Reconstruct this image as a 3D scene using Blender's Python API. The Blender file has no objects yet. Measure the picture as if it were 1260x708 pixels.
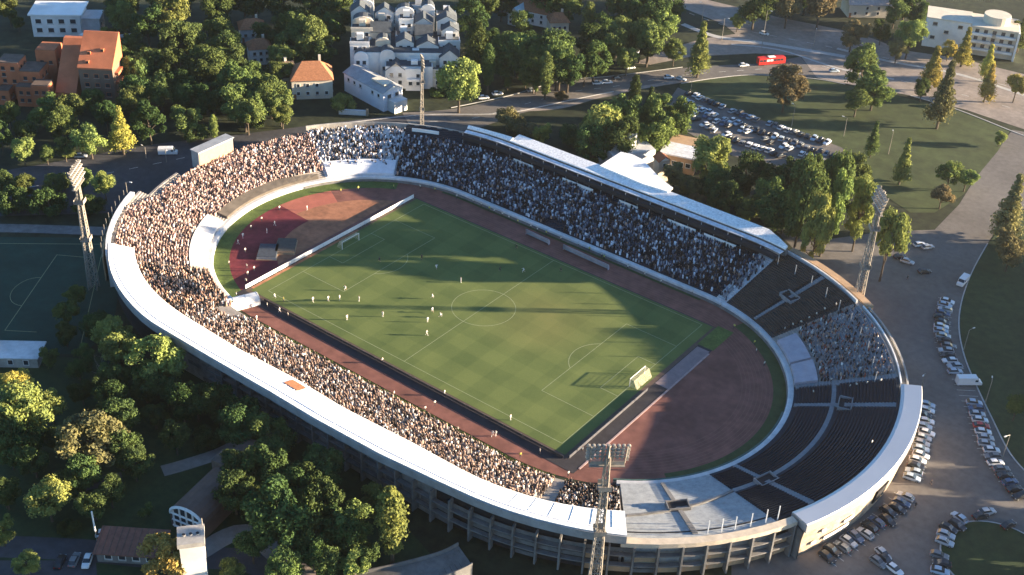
import bpy, bmesh, math, random
import numpy as np
from mathutils import Vector, Matrix
random.seed(7); rng = np.random.default_rng(7)
scene = bpy.context.scene
COL = scene.collection
PI = math.pi

# ------------------------------------------------------------------ camera
CAM = np.array([181.667, -236.890, 201.519]); AZ, DEP, ROLL, FPX = -0.62815, 0.57658, 0.05061, 1553.08
PW, PH = 1260.0, 708.0
fw = np.array([math.sin(AZ)*math.cos(DEP), math.cos(AZ)*math.cos(DEP), -math.sin(DEP)])
rt = np.cross(fw, [0, 0, 1]); rt /= np.linalg.norm(rt); up = np.cross(rt, fw)
cr, sr = math.cos(ROLL), math.sin(ROLL)
CR, CU = cr*rt + sr*up, -sr*rt + cr*up
cd = bpy.data.cameras.new('camera'); cam = bpy.data.objects.new('camera', cd); COL.objects.link(cam)
m = Matrix.Identity(4)
for i in range(3):
    m[i][0] = CR[i]; m[i][1] = CU[i]; m[i][2] = -fw[i]; m[i][3] = CAM[i]
cam.matrix_world = m
cd.sensor_width = 36; cd.lens = FPX/PW*36; cd.clip_start = 1; cd.clip_end = 6000
scene.camera = cam

# ------------------------------------------------------------------ sky, sun, exposure
SUN_AZ = math.atan2(0.777, 0.629); SUN_EL = math.radians(9.4)
w = bpy.data.worlds.new('World'); scene.world = w; w.use_nodes = True
nt = w.node_tree; bg = nt.nodes['Background']
sky = nt.nodes.new('ShaderNodeTexSky'); sky.sky_type = 'NISHITA'; sky.sun_disc = False
sky.dust_density = .3; sky.ozone_density = 4.0; sky.sun_elevation = SUN_EL; sky.sun_rotation = SUN_AZ
nt.links.new(sky.outputs[0], bg.inputs[0]); bg.inputs[1].default_value = 0.06
sd = bpy.data.lights.new('sun', 'SUN'); sd.energy = 5.0; sd.angle = math.radians(0.5); sd.color = (1.0, 0.80, 0.56)
so = bpy.data.objects.new('sun', sd); COL.objects.link(so)
sv = Vector((math.sin(SUN_AZ)*math.cos(SUN_EL), math.cos(SUN_AZ)*math.cos(SUN_EL), math.sin(SUN_EL)))
so.rotation_euler = sv.to_track_quat('Z', 'Y').to_euler(); so.location = sv*500
vs = scene.view_settings
vs.view_transform = 'Standard'; vs.look = 'None'; vs.gamma = 1; vs.use_curve_mapping = False; vs.exposure = 2.6
scene.cycles.max_bounces = 4; scene.cycles.diffuse_bounces = 2; scene.cycles.glossy_bounces = 2
scene.cycles.transmission_bounces = 2; scene.cycles.transparent_max_bounces = 4

# ------------------------------------------------------------------ helpers
def at(px, py, z=0.0):
    d = (px-PW/2)/FPX*CR - (py-PH/2)/FPX*CU + fw
    t = (z-CAM[2])/d[2]
    q = CAM + t*d
    return Vector((q[0], q[1], z))
def pxm(p):                               # photo pixels per metre at a point
    return FPX/float(np.dot(np.array(p)-CAM, fw))
VIEW = Vector((fw[0], fw[1], 0)).normalized(); VRIGHT = Vector((VIEW.y, -VIEW.x, 0))
VANG = math.atan2(VRIGHT.y, VRIGHT.x)

MATS = {}
def mat(name, c, rough=.85, var=.22, scale=1.0, spec=.25, metal=0.0, bump=0.0, col2=None, scale2=None):
    if name in MATS: return MATS[name]
    mt = bpy.data.materials.new(name); mt.use_nodes = True; n = mt.node_tree.nodes; l = mt.node_tree.links
    b = n['Principled BSDF']; b.inputs['Roughness'].default_value = rough; b.inputs['Metallic'].default_value = metal
    b.inputs['Specular IOR Level'].default_value = spec
    g = n.new('ShaderNodeNewGeometry')
    no = n.new('ShaderNodeTexNoise'); no.inputs['Scale'].default_value = scale; no.inputs['Detail'].default_value = 6
    no.inputs['Roughness'].default_value = .65
    l.new(g.outputs['Position'], no.inputs['Vector'])
    rp = n.new('ShaderNodeValToRGB'); rp.color_ramp.elements[0].position = .32; rp.color_ramp.elements[1].position = .68
    a = [max(0, x*(1-var)) for x in c]; d = [min(1, x*(1+var)) for x in (col2 or c)]
    rp.color_ramp.elements[0].color = (*a, 1); rp.color_ramp.elements[1].color = (*d, 1)
    l.new(no.outputs['Fac'], rp.inputs[0])
    out = rp.outputs[0]
    if scale2:
        n2 = n.new('ShaderNodeTexNoise'); n2.inputs['Scale'].default_value = scale2; n2.inputs['Detail'].default_value = 4
        l.new(g.outputs['Position'], n2.inputs['Vector'])
        mr = n.new('ShaderNodeMapRange'); mr.inputs[1].default_value = .3; mr.inputs[2].default_value = .7
        mr.inputs[3].default_value = .78; mr.inputs[4].default_value = 1.18; l.new(n2.outputs['Fac'], mr.inputs[0])
        mx = n.new('ShaderNodeMix'); mx.data_type = 'RGBA'; mx.blend_type = 'MULTIPLY'; mx.inputs[0].default_value = 1
        l.new(out, mx.inputs[6]); l.new(mr.outputs[0], mx.inputs[7]); out = mx.outputs[2]
    l.new(out, b.inputs['Base Color'])
    if bump:
        bp = n.new('ShaderNodeBump'); bp.inputs['Strength'].default_value = bump; l.new(no.outputs['Fac'], bp.inputs['Height'])
        l.new(bp.outputs[0], b.inputs['Normal'])
    MATS[name] = mt; return mt
def leafmat(name, c):
    mt = bpy.data.materials.new(name); mt.use_nodes = True; n = mt.node_tree.nodes; l = mt.node_tree.links
    n.remove(n['Principled BSDF']); o = n['Material Output']
    df = n.new('ShaderNodeBsdfDiffuse'); tr = n.new('ShaderNodeBsdfTranslucent'); ms = n.new('ShaderNodeMixShader')
    ms.inputs[0].default_value = .22
    oi = n.new('ShaderNodeObjectInfo'); g = n.new('ShaderNodeNewGeometry')
    no = n.new('ShaderNodeTexNoise'); no.inputs['Scale'].default_value = .45; no.inputs['Detail'].default_value = 5
    l.new(g.outputs['Position'], no.inputs['Vector'])
    rp = n.new('ShaderNodeValToRGB'); rp.color_ramp.elements[0].position = .3; rp.color_ramp.elements[1].position = .7
    rp.color_ramp.elements[0].color = (c[0]*.55, c[1]*.62, c[2]*.8, 1); rp.color_ramp.elements[1].color = (c[0]*1.35, c[1]*1.25, c[2]*1.1, 1)
    l.new(no.outputs['Fac'], rp.inputs[0])
    hs = n.new('ShaderNodeHueSaturation')
    mr = n.new('ShaderNodeMapRange'); mr.inputs[3].default_value = .475; mr.inputs[4].default_value = .525
    l.new(oi.outputs['Random'], mr.inputs[0]); l.new(mr.outputs[0], hs.inputs['Hue'])
    mv = n.new('ShaderNodeMapRange'); mv.inputs[3].default_value = .75; mv.inputs[4].default_value = 1.3
    ad = n.new('ShaderNodeMath'); ad.operation = 'MULTIPLY'; ad.inputs[1].default_value = 7.31
    fr = n.new('ShaderNodeMath'); fr.operation = 'FRACT'
    l.new(oi.outputs['Random'], ad.inputs[0]); l.new(ad.outputs[0], fr.inputs[0]); l.new(fr.outputs[0], mv.inputs[0])
    l.new(mv.outputs[0], hs.inputs['Value']); l.new(rp.outputs[0], hs.inputs['Color'])
    l.new(hs.outputs[0], df.inputs[0]); l.new(hs.outputs[0], tr.inputs[0])
    l.new(df.outputs[0], ms.inputs[1]); l.new(tr.outputs[0], ms.inputs[2]); l.new(ms.outputs[0], o.inputs[0])
    MATS[name] = mt; return mt
def attrmat(name, rough=.9):
    mt = bpy.data.materials.new(name); mt.use_nodes = True; n = mt.node_tree.nodes
    b = n['Principled BSDF']; b.inputs['Roughness'].default_value = rough; b.inputs['Specular IOR Level'].default_value = .1
    a = n.new('ShaderNodeAttribute'); a.attribute_name = 'Col'; mt.node_tree.links.new(a.outputs['Color'], b.inputs['Base Color'])
    MATS[name] = mt; return mt

CONC = mat('concrete', (.36, .34, .31), var=.2, scale=.6, scale2=.08, bump=.1)
CONCD = mat('concrete_dark', (.17, .165, .16), var=.25, scale=.5, scale2=.1)
CONCW = mat('concrete_pale', (.55, .55, .55), var=.15, scale=.5, scale2=.06)
SEATB = mat('seat_black', (.014, .020, .032), var=.3, scale=1.2, rough=.6)
SEATBR = mat('seat_brown', (.05, .04, .036), var=.3, scale=.5, rough=.7)
SEATG = mat('seat_pale', (.33, .345, .345), var=.2, scale=.8)
WHITE = mat('white_paint', (.78, .77, .74), var=.06, scale=.25, scale2=.05, rough=.5)
ROOFW = mat('roof_sheet', (.86, .85, .82), var=.05, scale=.12, scale2=1.6, rough=.6)
ROOFB = mat('roof_sheet_grey', (.62, .64, .68), var=.12, scale=.2, scale2=1.1, rough=.5)
GREY = mat('grey_metal', (.30, .31, .32), var=.2, scale=.4, rough=.5)
DARK = mat('dark_void', (.025, .025, .028), var=.3, scale=.8)  # near-black colour standing for the shade inside openings, slots and bays
STEEL = mat('galvanised_steel', (.28, .25, .21), var=.2, scale=.8, rough=.5)
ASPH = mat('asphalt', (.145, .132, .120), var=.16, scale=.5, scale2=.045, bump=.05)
ASPHD = mat('asphalt_shaded', (.06, .06, .066), var=.2, scale=.4, scale2=.06)  # asphalt with the shade over the left road and park put into its colour
PAVE = mat('paving', (.26, .22, .19), var=.2, scale=.4, scale2=.07)
KERB = mat('kerbstone', (.42, .41, .39), var=.15, scale=.8)
LAWN = mat('lawn_green', (.024, .046, .018), var=.25, scale=.35, scale2=.05, col2=(.032, .052, .018))
SOIL = mat('woodland_ground', (.018, .026, .012), var=.4, scale=.25, scale2=.04, col2=(.028, .034, .016))
TRACK = mat('track_red', (.36, .115, .078), var=.16, scale=.3, scale2=.06)
TRACKD = mat('track_maroon', (.185, .078, .060), var=.24, scale=.07, scale2=.35)
CLAY = mat('clay_orange', (.30, .135, .075), var=.22, scale=.18, scale2=.6)
RUBBER_SHADE = mat('rubber_and_board_shadow', (.035, .032, .036), var=.25, scale=.4)
GRASS = mat('verge_grass', (.085, .12, .028), var=.25, scale=.4, scale2=2)
MARK = mat('line_paint', (.25, .28, .15), var=.15, scale=1.5)
BARK = mat('bark', (.09, .07, .05), var=.3, scale=3)
TERRA = mat('terracotta_render', (.46, .155, .075), var=.12, scale=.3, scale2=.08)
TERRAD = mat('terracotta_roof', (.40, .14, .065), var=.18, scale=.8)
BROWNR = mat('brown_roofing', (.13, .095, .075), var=.25, scale=.5)
TILE = mat('clay_tile', (.32, .14, .07), var=.3, scale=1.5)
CREAM = mat('cream_render', (.62, .55, .44), var=.1, scale=.3)
BWHITE = mat('white_render', (.72, .71, .68), var=.08, scale=.3, scale2=.1)
SLATE = mat('slate', (.07, .08, .09), var=.3, scale=.8)
GLASS = mat('window_glass', (.03, .04, .05), var=.2, scale=1, rough=.12, spec=.6)
TYRE = mat('tyre', (.02, .02, .02), var=.1)
LAMPG = mat('lamp_glass', (.7, .7, .68), var=.1, rough=.2, spec=.5)
REDP = mat('red_paint', (.55, .03, .025), var=.1, rough=.4)
TAN = mat('tan_panel', (.42, .28, .17), var=.15, scale=.5)
LILAC = mat('banner_lilac', (.36, .34, .38), var=.12, scale=.5)
NET = mat('goal_net', (.62, .58, .42), var=.15, scale=2)

def finish(o, parent=None, kind=None, label=None, cat=None, group=None):
    if parent is not None: o.parent = parent
    if kind: o['kind'] = kind
    if label: o['label'] = label
    if cat: o['category'] = cat
    if group: o['group'] = group
    return o
def obj(name, me, parent=None, **k):
    o = bpy.data.objects.new(name, me); COL.objects.link(o); return finish(o, parent, **k)
def mesh(name, V, F, mats, idx=None, smooth=False):
    me = bpy.data.meshes.new(name); me.from_pydata([tuple(v) for v in V], [], F)
    for mm in (mats if isinstance(mats, (list, tuple)) else [mats]): me.materials.append(mm)
    if idx is not None: me.polygons.foreach_set('material_index', idx)
    if smooth: me.polygons.foreach_set('use_smooth', [True]*len(me.polygons))
    me.update(); return me
class MB:
    def __init__(s): s.V = []; s.F = []; s.I = []
    def poly(s, pts, i=0):
        n = len(s.V); s.V += [tuple(p) for p in pts]; s.F.append(tuple(range(n, n+len(pts)))); s.I.append(i)
    def box(s, c, size, rz=0, i=0):
        n = len(s.V); cx, cy, cz = c; a, b = math.cos(rz), math.sin(rz)
        for z in (-.5, .5):
            for x, y in ((-.5, -.5), (.5, -.5), (.5, .5), (-.5, .5)):
                X, Y = x*size[0], y*size[1]; s.V.append((cx+X*a-Y*b, cy+X*b+Y*a, cz+z*size[2]))
        for f in ((3, 2, 1, 0), (4, 5, 6, 7), (0, 1, 5, 4), (1, 2, 6, 5), (2, 3, 7, 6), (3, 0, 4, 7)):
            s.F.append(tuple(n+k for k in f)); s.I.append(i)
    def beam(s, a, b, wd, i=0, n=4, w2=None):
        a = Vector(a); b = Vector(b); d = (b-a).normalized(); r = d.orthogonal().normalized(); u = d.cross(r)
        k = len(s.V)
        for p, ww in ((a, wd), (b, wd if w2 is None else w2)):
            for j in range(n):
                t = 2*PI*(j+.5)/n; s.V.append(tuple(p + (r*math.cos(t)+u*math.sin(t))*ww*.5*(1.414 if n == 4 else 1)))
        for j in range(n): s.F.append((k+j, k+(j+1) % n, k+n+(j+1) % n, k+n+j)); s.I.append(i)
        s.F.append(tuple(k+n+j for j in range(n))); s.I.append(i); s.F.append(tuple(k+n-1-j for j in range(n))); s.I.append(i)
    def prism(s, prof, y0, y1, i=0):          # profile in XZ extruded along Y
        n = len(s.V); m_ = len(prof)
        s.V += [(x, y0, z) for x, z in prof] + [(x, y1, z) for x, z in prof]
        for j in range(m_): s.F.append((n+j, n+(j+1) % m_, n+m_+(j+1) % m_, n+m_+j)); s.I.append(i)
        s.F.append(tuple(n+m_-1-j for j in range(m_))); s.I.append(i); s.F.append(tuple(n+m_+j for j in range(m_))); s.I.append(i)
    def mesh(s, name, mats): return mesh(name, s.V, s.F, mats, s.I)
    def build(s, name, mats, parent=None, **k): return obj(name, s.mesh(name, mats), parent, **k)
def empty(name, loc, rz=0, label=None, cat=None, group=None, kind=None):
    o = bpy.data.objects.new(name, None); COL.objects.link(o); o.location = loc; o.rotation_euler = (0, 0, rz)
    return finish(o, None, kind, label, cat, group)
def copy_tree(o, parent=None):
    c = o.copy(); COL.objects.link(c); c.parent = parent
    for ch in o.children: copy_tree(ch, c)
    return c
_ones = ['', 'first', 'second', 'third', 'fourth', 'fifth', 'sixth', 'seventh', 'eighth', 'ninth', 'tenth', 'eleventh', 'twelfth', 'thirteenth',
         'fourteenth', 'fifteenth', 'sixteenth', 'seventeenth', 'eighteenth', 'nineteenth']
def ordinal(n):
    if n < 20: return _ones[n]
    t = {2: ('twenty', 'twentieth'), 3: ('thirty', 'thirtieth'), 4: ('forty', 'fortieth'), 5: ('fifty', 'fiftieth'), 6: ('sixty', 'sixtieth'), 9: ('ninety', 'ninetieth'),
         7: ('seventy', 'seventieth'), 8: ('eighty', 'eightieth')}[n//10]
    return t[1] if n % 10 == 0 else t[0] + '-' + _ones[n % 10]
def sheet(name, px, z, mt, kind='structure', parent=None, world=False, **k):
    pts = [Vector((a[0], a[1], 0)) if world else at(*a) for a in px]
    bm = bmesh.new(); vs_ = [bm.verts.new((p.x, p.y, z)) for p in pts]; f = bm.faces.new(vs_)
    bmesh.ops.recalc_face_normals(bm, faces=bm.faces)
    if f.normal.z < 0: f.normal_flip()
    bmesh.ops.triangulate(bm, faces=bm.faces)
    me = bpy.data.meshes.new(name); bm.to_mesh(me); bm.free(); me.materials.append(mt)
    return obj(name, me, parent, kind=kind if parent is None else None, **k)

# ------------------------------------------------------------------ ground, roads, lawns
sheet('ground', [(-3000, -3000), (3000, -3000), (3000, 3000), (-3000, 3000)], 0, SOIL, world=True)
def smooth_px(pts, n=6):
    out = []
    P = [np.array(p, float) for p in pts]
    for i in range(len(P)-1):
        p0 = P[max(i-1, 0)]; p1 = P[i]; p2 = P[i+1]; p3 = P[min(i+2, len(P)-1)]
        for t in np.linspace(0, 1, n, endpoint=False):
            out.append(tuple(.5*((2*p1)+(-p0+p2)*t+(2*p0-5*p1+4*p2-p3)*t*t+(-p0+3*p1-3*p2+p3)*t**3)))
    out.append(tuple(P[-1])); return out
def band(name, px, width, z, mt, thick=0, parent=None):
    pts = [at(*a) for a in smooth_px(px)]
    V = []; F = []
    for i, p in enumerate(pts):
        d = (pts[min(i+1, len(pts)-1)]-pts[max(i-1, 0)]).normalized(); nrm = Vector((-d.y, d.x, 0))
        for sgn in (-.5, .5):
            q = p + nrm*sgn*width; V.append((q.x, q.y, z)); 
            if thick: V.append((q.x, q.y, z-thick))
    k = 4 if thick else 2
    for i in range(len(pts)-1):
        a = i*k; b = a+k
        if thick:
            F += [(a, b, b+2, a+2), (a+1, b+1, b, a), (a+2, b+2, b+3, a+3)]
        else: F.append((a, b, b+1, a+1))
    return obj(name, mesh(name, V, F, mt), parent, kind='structure' if parent is None else None)

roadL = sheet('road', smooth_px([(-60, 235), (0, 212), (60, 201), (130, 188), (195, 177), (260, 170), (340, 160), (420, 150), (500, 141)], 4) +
              [(505, 170), (420, 185), (330, 195), (250, 215), (200, 235), (150, 262), (-60, 268)], .03, ASPHD)
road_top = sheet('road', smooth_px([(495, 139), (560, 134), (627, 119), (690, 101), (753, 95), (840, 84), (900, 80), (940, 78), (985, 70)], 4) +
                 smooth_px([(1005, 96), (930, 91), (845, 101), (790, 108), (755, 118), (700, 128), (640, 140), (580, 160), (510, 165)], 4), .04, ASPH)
junction = sheet('road', [(985, 69), (930, 66), (850, 70), (800, 80), (780, 78), (830, 58), (865, 48), (905, 42), (890, 30), (845, 12), (800, -6), (760, -30), (820, -40), (870, 0), (960, 22),
                          (1030, 36), (1075, 48), (1110, 62), (1180, 72), (1262, 92), (1400, 130), (1400, 215), (1262, 160), (1190, 136), (1120, 118), (1040, 103), (1005, 96)], .05, PAVE)
plaza = sheet('car_park', [(955, 285), (1010, 296), (1090, 285), (1150, 283), (1180, 252), (1200, 220), (1222, 190), (1246, 160), (1330, 175), (1330, 240), (1240, 262), (1215, 300), (1195, 335),
                           (1182, 372), (1179, 405), (1186, 440), (1200, 474), (1218, 512), (1243, 560), (1275, 595), (1420, 760), (1250, 840), (900, 800), (900, 690), (1000, 600), (1080, 480), (1020, 350)], .035, ASPH)
lawn_r = sheet('lawn', [(1215, 302), (1243, 264), (1330, 242), (1420, 400), (1420, 740), (1275, 594), (1244, 560), (1219, 512), (1201, 474), (1187, 440), (1180, 405), (1183, 372), (1196, 335)], .07, LAWN)
lawn_p = sheet('lawn', smooth_px([(836, 104), (880, 97), (930, 93.5), (1000, 98), (1040, 105), (1110, 120), (1180, 137), (1243, 161)], 4) +
               [(1228, 186), (1208, 210), (1185, 240), (1150, 262), (1120, 262), (1080, 235), (1050, 205), (1036, 182), (1000, 168), (930, 146), (870, 125), (838, 113)], .045, mat('park_grass', (.050, .066, .024), var=.25, scale=.2, scale2=.05))
carpark = sheet('car_park', [(834, 108), (870, 124), (930, 146), (1000, 168), (1036, 182), (1052, 206), (1040, 228), (1000, 226), (950, 208), (890, 188), (840, 160), (815, 135)], .055, ASPH)
th = np.linspace(0, 2*PI, 40, endpoint=False)
isl = at(1228, 690)
island = sheet('lawn', [(isl.x+12.5*math.cos(t), isl.y+12.5*math.sin(t)) for t in th], .12, LAWN, world=True)
def ring_px(name, c, r, wd, z, hgt, mt):
    V = []; F = []
    for k, t in enumerate(np.linspace(0, 2*PI, 49)):
        for rr, zz in ((r-wd/2, 0), (r-wd/2, z), (r+wd/2, z), (r+wd/2, 0)): V.append((c.x+rr*math.cos(t), c.y+rr*math.sin(t), zz))
    for k in range(48):
        for j in range(3): a = k*4+j; F.append((a, a+4, a+5, a+1))
    return obj(name, mesh(name, V, F, mt), kind='structure')
ring_px('kerb', isl, 12.6, .35, .16, .15, KERB)
band('kerb', [(1215, 300), (1196, 335), (1183, 372), (1180, 405), (1187, 440), (1201, 474), (1219, 512), (1244, 560), (1275, 594)], .35, .16, KERB, .15)
band('kerb', [(1120, 118), (1180, 136), (1243, 161), (1262, 168)], .5, .17, KERB, .15)
band('kerb', [(838, 103), (880, 96.5), (930, 92.5), (1000, 97), (1040, 104)], .4, .16, KERB, .15)
band('kerb', [(430, 151), (520, 142), (600, 141), (640, 137), (700, 124), (755, 113)], .5, .17, KERB, .15)
band('kerb', [(555, 133), (627, 118), (690, 100), (753, 94), (840, 83)], .4, .17, KERB, .15)
band('path', [(640, 136), (690, 132), (740, 118), (790, 108), (840, 100)], 2.5, .06, PAVE)
band('path', [(840, 30), (880, 45), (930, 52), (980, 60), (1040, 70)], 3, .08, KERB)
band('path', [(900, 55), (960, 62), (1030, 84), (1100, 98)], 1.2, .085, KERB)
band('path', [(1030, 60), (1090, 75), (1180, 92), (1262, 118)], 2, .085, KERB)
# lower left park
sheet('lawn', [(-80, 440), (330, 440), (420, 560), (600, 760), (-80, 800)], .02, LAWN)
band('path', [(-30, 672), (40, 674), (110, 678), (190, 686), (300, 690), (380, 720)], 6.5, .05, ASPHD)
band('path', [(200, 580), (235, 570), (275, 556), (310, 535), (330, 515)], 4, .05, PAVE)
band('path', [(245, 680), (300, 655), (350, 690), (400, 730)], 5, .055, PAVE)
band('path', [(70, 610), (110, 596), (150, 588)], 4, .05, ASPHD)
sheet('car_park', [(-40, 690), (118, 690), (122, 740), (-40, 740)], .045, ASPHD)
# training pitch
TP = mat('training_turf', (.018, .05, .034), var=.15, scale=.3, scale2=.1)
tp = sheet('training_pitch', [(-120, 291), (132, 293), (150, 330), (140, 400), (104, 436), (-120, 436)], .06, TP)
def tline(a, b): 
    mb = MB(); A = at(*a); B = at(*b); d = (B-A).normalized(); nn = Vector((-d.y, d.x, 0))*.1
    mb.poly([(p.x, p.y, .075) for p in (A-nn, B-nn, B+nn, A+nn)]); mb.build('pitch_line', MARK, tp)
for a, b in [((70, 314), (6, 407)), ((6, 407), (45, 409)), ((70, 314), (104, 317)), ((-120, 299), (128, 301)), ((128, 301), (98, 431))]: tline(a, b)
A = at(39, 359); mb = MB()
u = (at(70, 314)-at(6, 407)).normalized(); v = Vector((-u.y, u.x, 0)); v = v if v.dot(VRIGHT) < 0 else -v
for k in range(14):
    t0, t1 = PI*k/14, PI*(k+1)/14; pts = []
    for t, r in ((t0, 7.2), (t1, 7.2), (t1, 7.4), (t0, 7.4)): q = A + u*math.cos(t)*r + v*math.sin(t)*r*.75; pts.append((q.x, q.y, .075))
    mb.poly(pts)
mb.build('pitch_line', MARK, tp)
band('path', [(-120, 283), (0, 281), (130, 285)], 5, .07, CONCD)

# ------------------------------------------------------------------ arena floor
RI = 46.0; HX = 45.0; LE = PI*RI
def sF(x): return x+45
def sR(a): return 90+(90-a)*PI/180*RI
def sN(x): return 90+LE+(45-x)
def sL(a): return 180+LE+(270-a)*PI/180*RI
PERI = 180+2*LE
def P2(s, d):
    s = s % PERI
    if s <= 90: return (s-45, RI+d)
    if s <= 90+LE: t = PI/2-(s-90)/RI; return (45+(RI+d)*math.cos(t), (RI+d)*math.sin(t))
    if s <= 180+LE: return (45-(s-90-LE), -RI-d)
    t = -PI/2-(s-180-LE)/RI; return (-45+(RI+d)*math.cos(t), (RI+d)*math.sin(t))
def ssteps(s0, s1, step=2.6):
    if s1 < s0: s1 += PERI
    n = max(1, int(math.ceil((s1-s0)/step))); return [s0+(s1-s0)*i/n for i in range(n+1)]
def loft(s0, s1, prof, closed=False, step=2.6, mb=None, i=0):
    """sweep a (d, z) profile, or a function s -> profile, along the bowl from s0 to s1"""
    mb = mb or MB(); n0 = len(mb.V); f = prof if callable(prof) else (lambda s: prof)
    S = ssteps(s0, s1, step); m_ = len(f(S[0]))
    for s in S:
        for d, z in f(s): x, y = P2(s, d); mb.V.append((x, y, z))
    for k in range(len(S)-1):
        for j in range(m_ if closed else m_-1):
            a = n0+k*m_+j; b = n0+k*m_+(j+1) % m_
            mb.F.append((a, b, b+m_, a+m_)); mb.I.append(i)
    if closed:
        mb.F.append(tuple(n0+j for j in range(m_))); mb.I.append(i)
        e = n0+(len(S)-1)*m_; mb.F.append(tuple(e+m_-1-j for j in range(m_))); mb.I.append(i)
    return mb
def disc_area(name, dmax, z, mt, s0=0, s1=PERI):
    pts = [P2(s, dmax) for s in ssteps(s0, s1, 2.5)[:-1]]
    return sheet(name, pts, z, mt, world=True)
track = disc_area('running_track', 0, .05, TRACKD)
for a, b, mt, z, nm in [(sN(46), sL(200), TRACK, .054, 'track_straight')]: pass
loft(sN(60), sL(150), [(-13.2, .056), (-4.6, .056)]).build('track_surface', TRACK, track)
lane = MB()
for k in range(8):
    loft(0, PERI, [(-12.2+k*1.05, .062), (-12.12+k*1.05, .062)], mb=lane)
lane.build('lane_line', mat('lane_paint', (.27, .13, .10), var=.2), track)
# left sector: clay, maroon, mats
def dome_pts(sgn, r, x0):   # half-disc inside a bend
    pts = []
    for t in np.linspace(PI/2, -PI/2, 40): 
        X, Y = sgn*(45+r*math.cos(t)), r*math.sin(t)
        if abs(X) >= abs(x0): pts.append((X, Y))
    return pts
sheet('clay_sector', dome_pts(-1, 33, 58), .07, CLAY, world=True)
sheet('infield_sector', dome_pts(1, 33.5, 58), .07, TRACKD, world=True)
loft(sL(266), sL(176), [(-19, .075), (-5.0, .075)]).build('maroon_runup', mat('maroon', (.16, .028, .034), var=.25, scale=.5, scale2=.15), None, kind='structure')
loft(sL(262), sL(120), [(-5.0, .08), (-.2, .08)]).build('grass_verge', GRASS, None, kind='structure')
loft(sR(70), sR(-40), [(-4.0, .08), (-.2, .08)]).build('grass_verge', mat('verge_grass_dark', (.05, .07, .024), var=.25, scale=.4), None, kind='structure')
loft(sL(100), sR(90), [(-1.6, .08), (-.2, .08)]).build('grass_verge', mat('verge_grass_dark', (.05, .07, .024)), None, kind='structure')
# pitch apron and turf
sheet('pitch_apron', [(-58, -41.3), (60.5, -41.3), (60.5, 35.5), (-58, 35.5)], .10, RUBBER_SHADE, world=True)  # near strip paints the boards' shadow; bare end is dark rubber
sheet('pitch_apron', [(-57, -38.2), (56.2, -38.2), (56.2, 35.3), (-57, 35.3)], .12, mat('apron_brown', (.10, .07, .055), var=.2, scale=.5), world=True)
sheet('apron_paving', [(56.4, 2), (60.3, 2), (60.3, 24), (56.4, 24)], .13, mat('paving_mauve', (.22, .17, .17), var=.15, scale=.5), world=True)
sheet('grass_patch', [(55.8, 25), (60.8, 25), (60.8, 36.5), (55.8, 36.5)], .135, GRASS, world=True)
TURF = bpy.data.materials.new('mown_turf'); TURF.use_nodes = True
n = TURF.node_tree.nodes; l = TURF.node_tree.links; b = n['Principled BSDF']; b.inputs['Roughness'].default_value = .95; b.inputs['Specular IOR Level'].default_value = .1
g = n.new('ShaderNodeNewGeometry'); sp = n.new('ShaderNodeSeparateXYZ'); l.new(g.outputs['Position'], sp.inputs[0])
def mth(op, a, b_=None, c=None):
    k = n.new('ShaderNodeMath'); k.operation = op
    for i_, v_ in enumerate((a, b_, c)):
        if v_ is None: continue
        if isinstance(v_, (int, float)): k.inputs[i_].default_value = v_
        else: l.new(v_, k.inputs[i_])
    return k.outputs[0]
wob = n.new('ShaderNodeTexNoise'); wob.inputs['Scale'].default_value = .15; l.new(g.outputs['Position'], wob.inputs['Vector'])
wx = mth('MULTIPLY_ADD', wob.outputs['Fac'], .8, -.4)
px_ = mth('PINGPONG', mth('ADD', sp.outputs[0], wx), 5.8); py_ = mth('PINGPONG', mth('ADD', sp.outputs[1], wx), 5.66)
def soft(v_, c_): 
    k = n.new('ShaderNodeMapRange'); k.interpolation_type = 'SMOOTHSTEP'; k.inputs[1].default_value = c_-.25; k.inputs[2].default_value = c_+.25; l.new(v_, k.inputs[0]); return k.outputs[0]
chk = mth('ADD', mth('MULTIPLY', soft(px_, 2.9), .5), mth('MULTIPLY', soft(py_, 2.83), .5))
ns = n.new('ShaderNodeTexNoise'); ns.inputs['Scale'].default_value = .07; ns.inputs['Detail'].default_value = 5; l.new(g.outputs['Position'], ns.inputs['Vector'])
nf = n.new('ShaderNodeTexNoise'); nf.inputs['Scale'].default_value = 2.0; nf.inputs['Detail'].default_value = 4; l.new(g.outputs['Position'], nf.inputs['Vector'])
v_ = mth('ADD', mth('ADD', mth('MULTIPLY', chk, .22), mth('MULTIPLY', ns.outputs['Fac'], .75)), mth('MULTIPLY', nf.outputs['Fac'], .25))
rp = n.new('ShaderNodeValToRGB'); l.new(v_, rp.inputs[0])
e = rp.color_ramp.elements; e[0].position = .35; e[0].color = (.076, .108, .036, 1); e[1].position = .95; e[1].color = (.155, .185, .060, 1)
dist_ = n.new('ShaderNodeVectorMath'); dist_.operation = 'DISTANCE'; l.new(g.outputs['Position'], dist_.inputs[0]); dist_.inputs[1].default_value = (17, 8, 0)
wm = n.new('ShaderNodeMapRange'); wm.inputs[1].default_value = 22; wm.inputs[2].default_value = 2; wm.inputs[4].default_value = .55; l.new(dist_.outputs['Value'], wm.inputs[0])
mx = n.new('ShaderNodeMix'); mx.data_type = 'RGBA'; l.new(mth('MULTIPLY', wm.outputs[0], ns.outputs['Fac']), mx.inputs[0]); l.new(rp.outputs[0], mx.inputs[6]); mx.inputs[7].default_value = (.24, .19, .07, 1)
l.new(mx.outputs[2], b.inputs['Base Color'])
pitch = sheet('football_pitch', [(-56, -37), (55.0, -37), (55.0, 35.0), (-56, 35.0)], .15, TURF, world=True)
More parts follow.
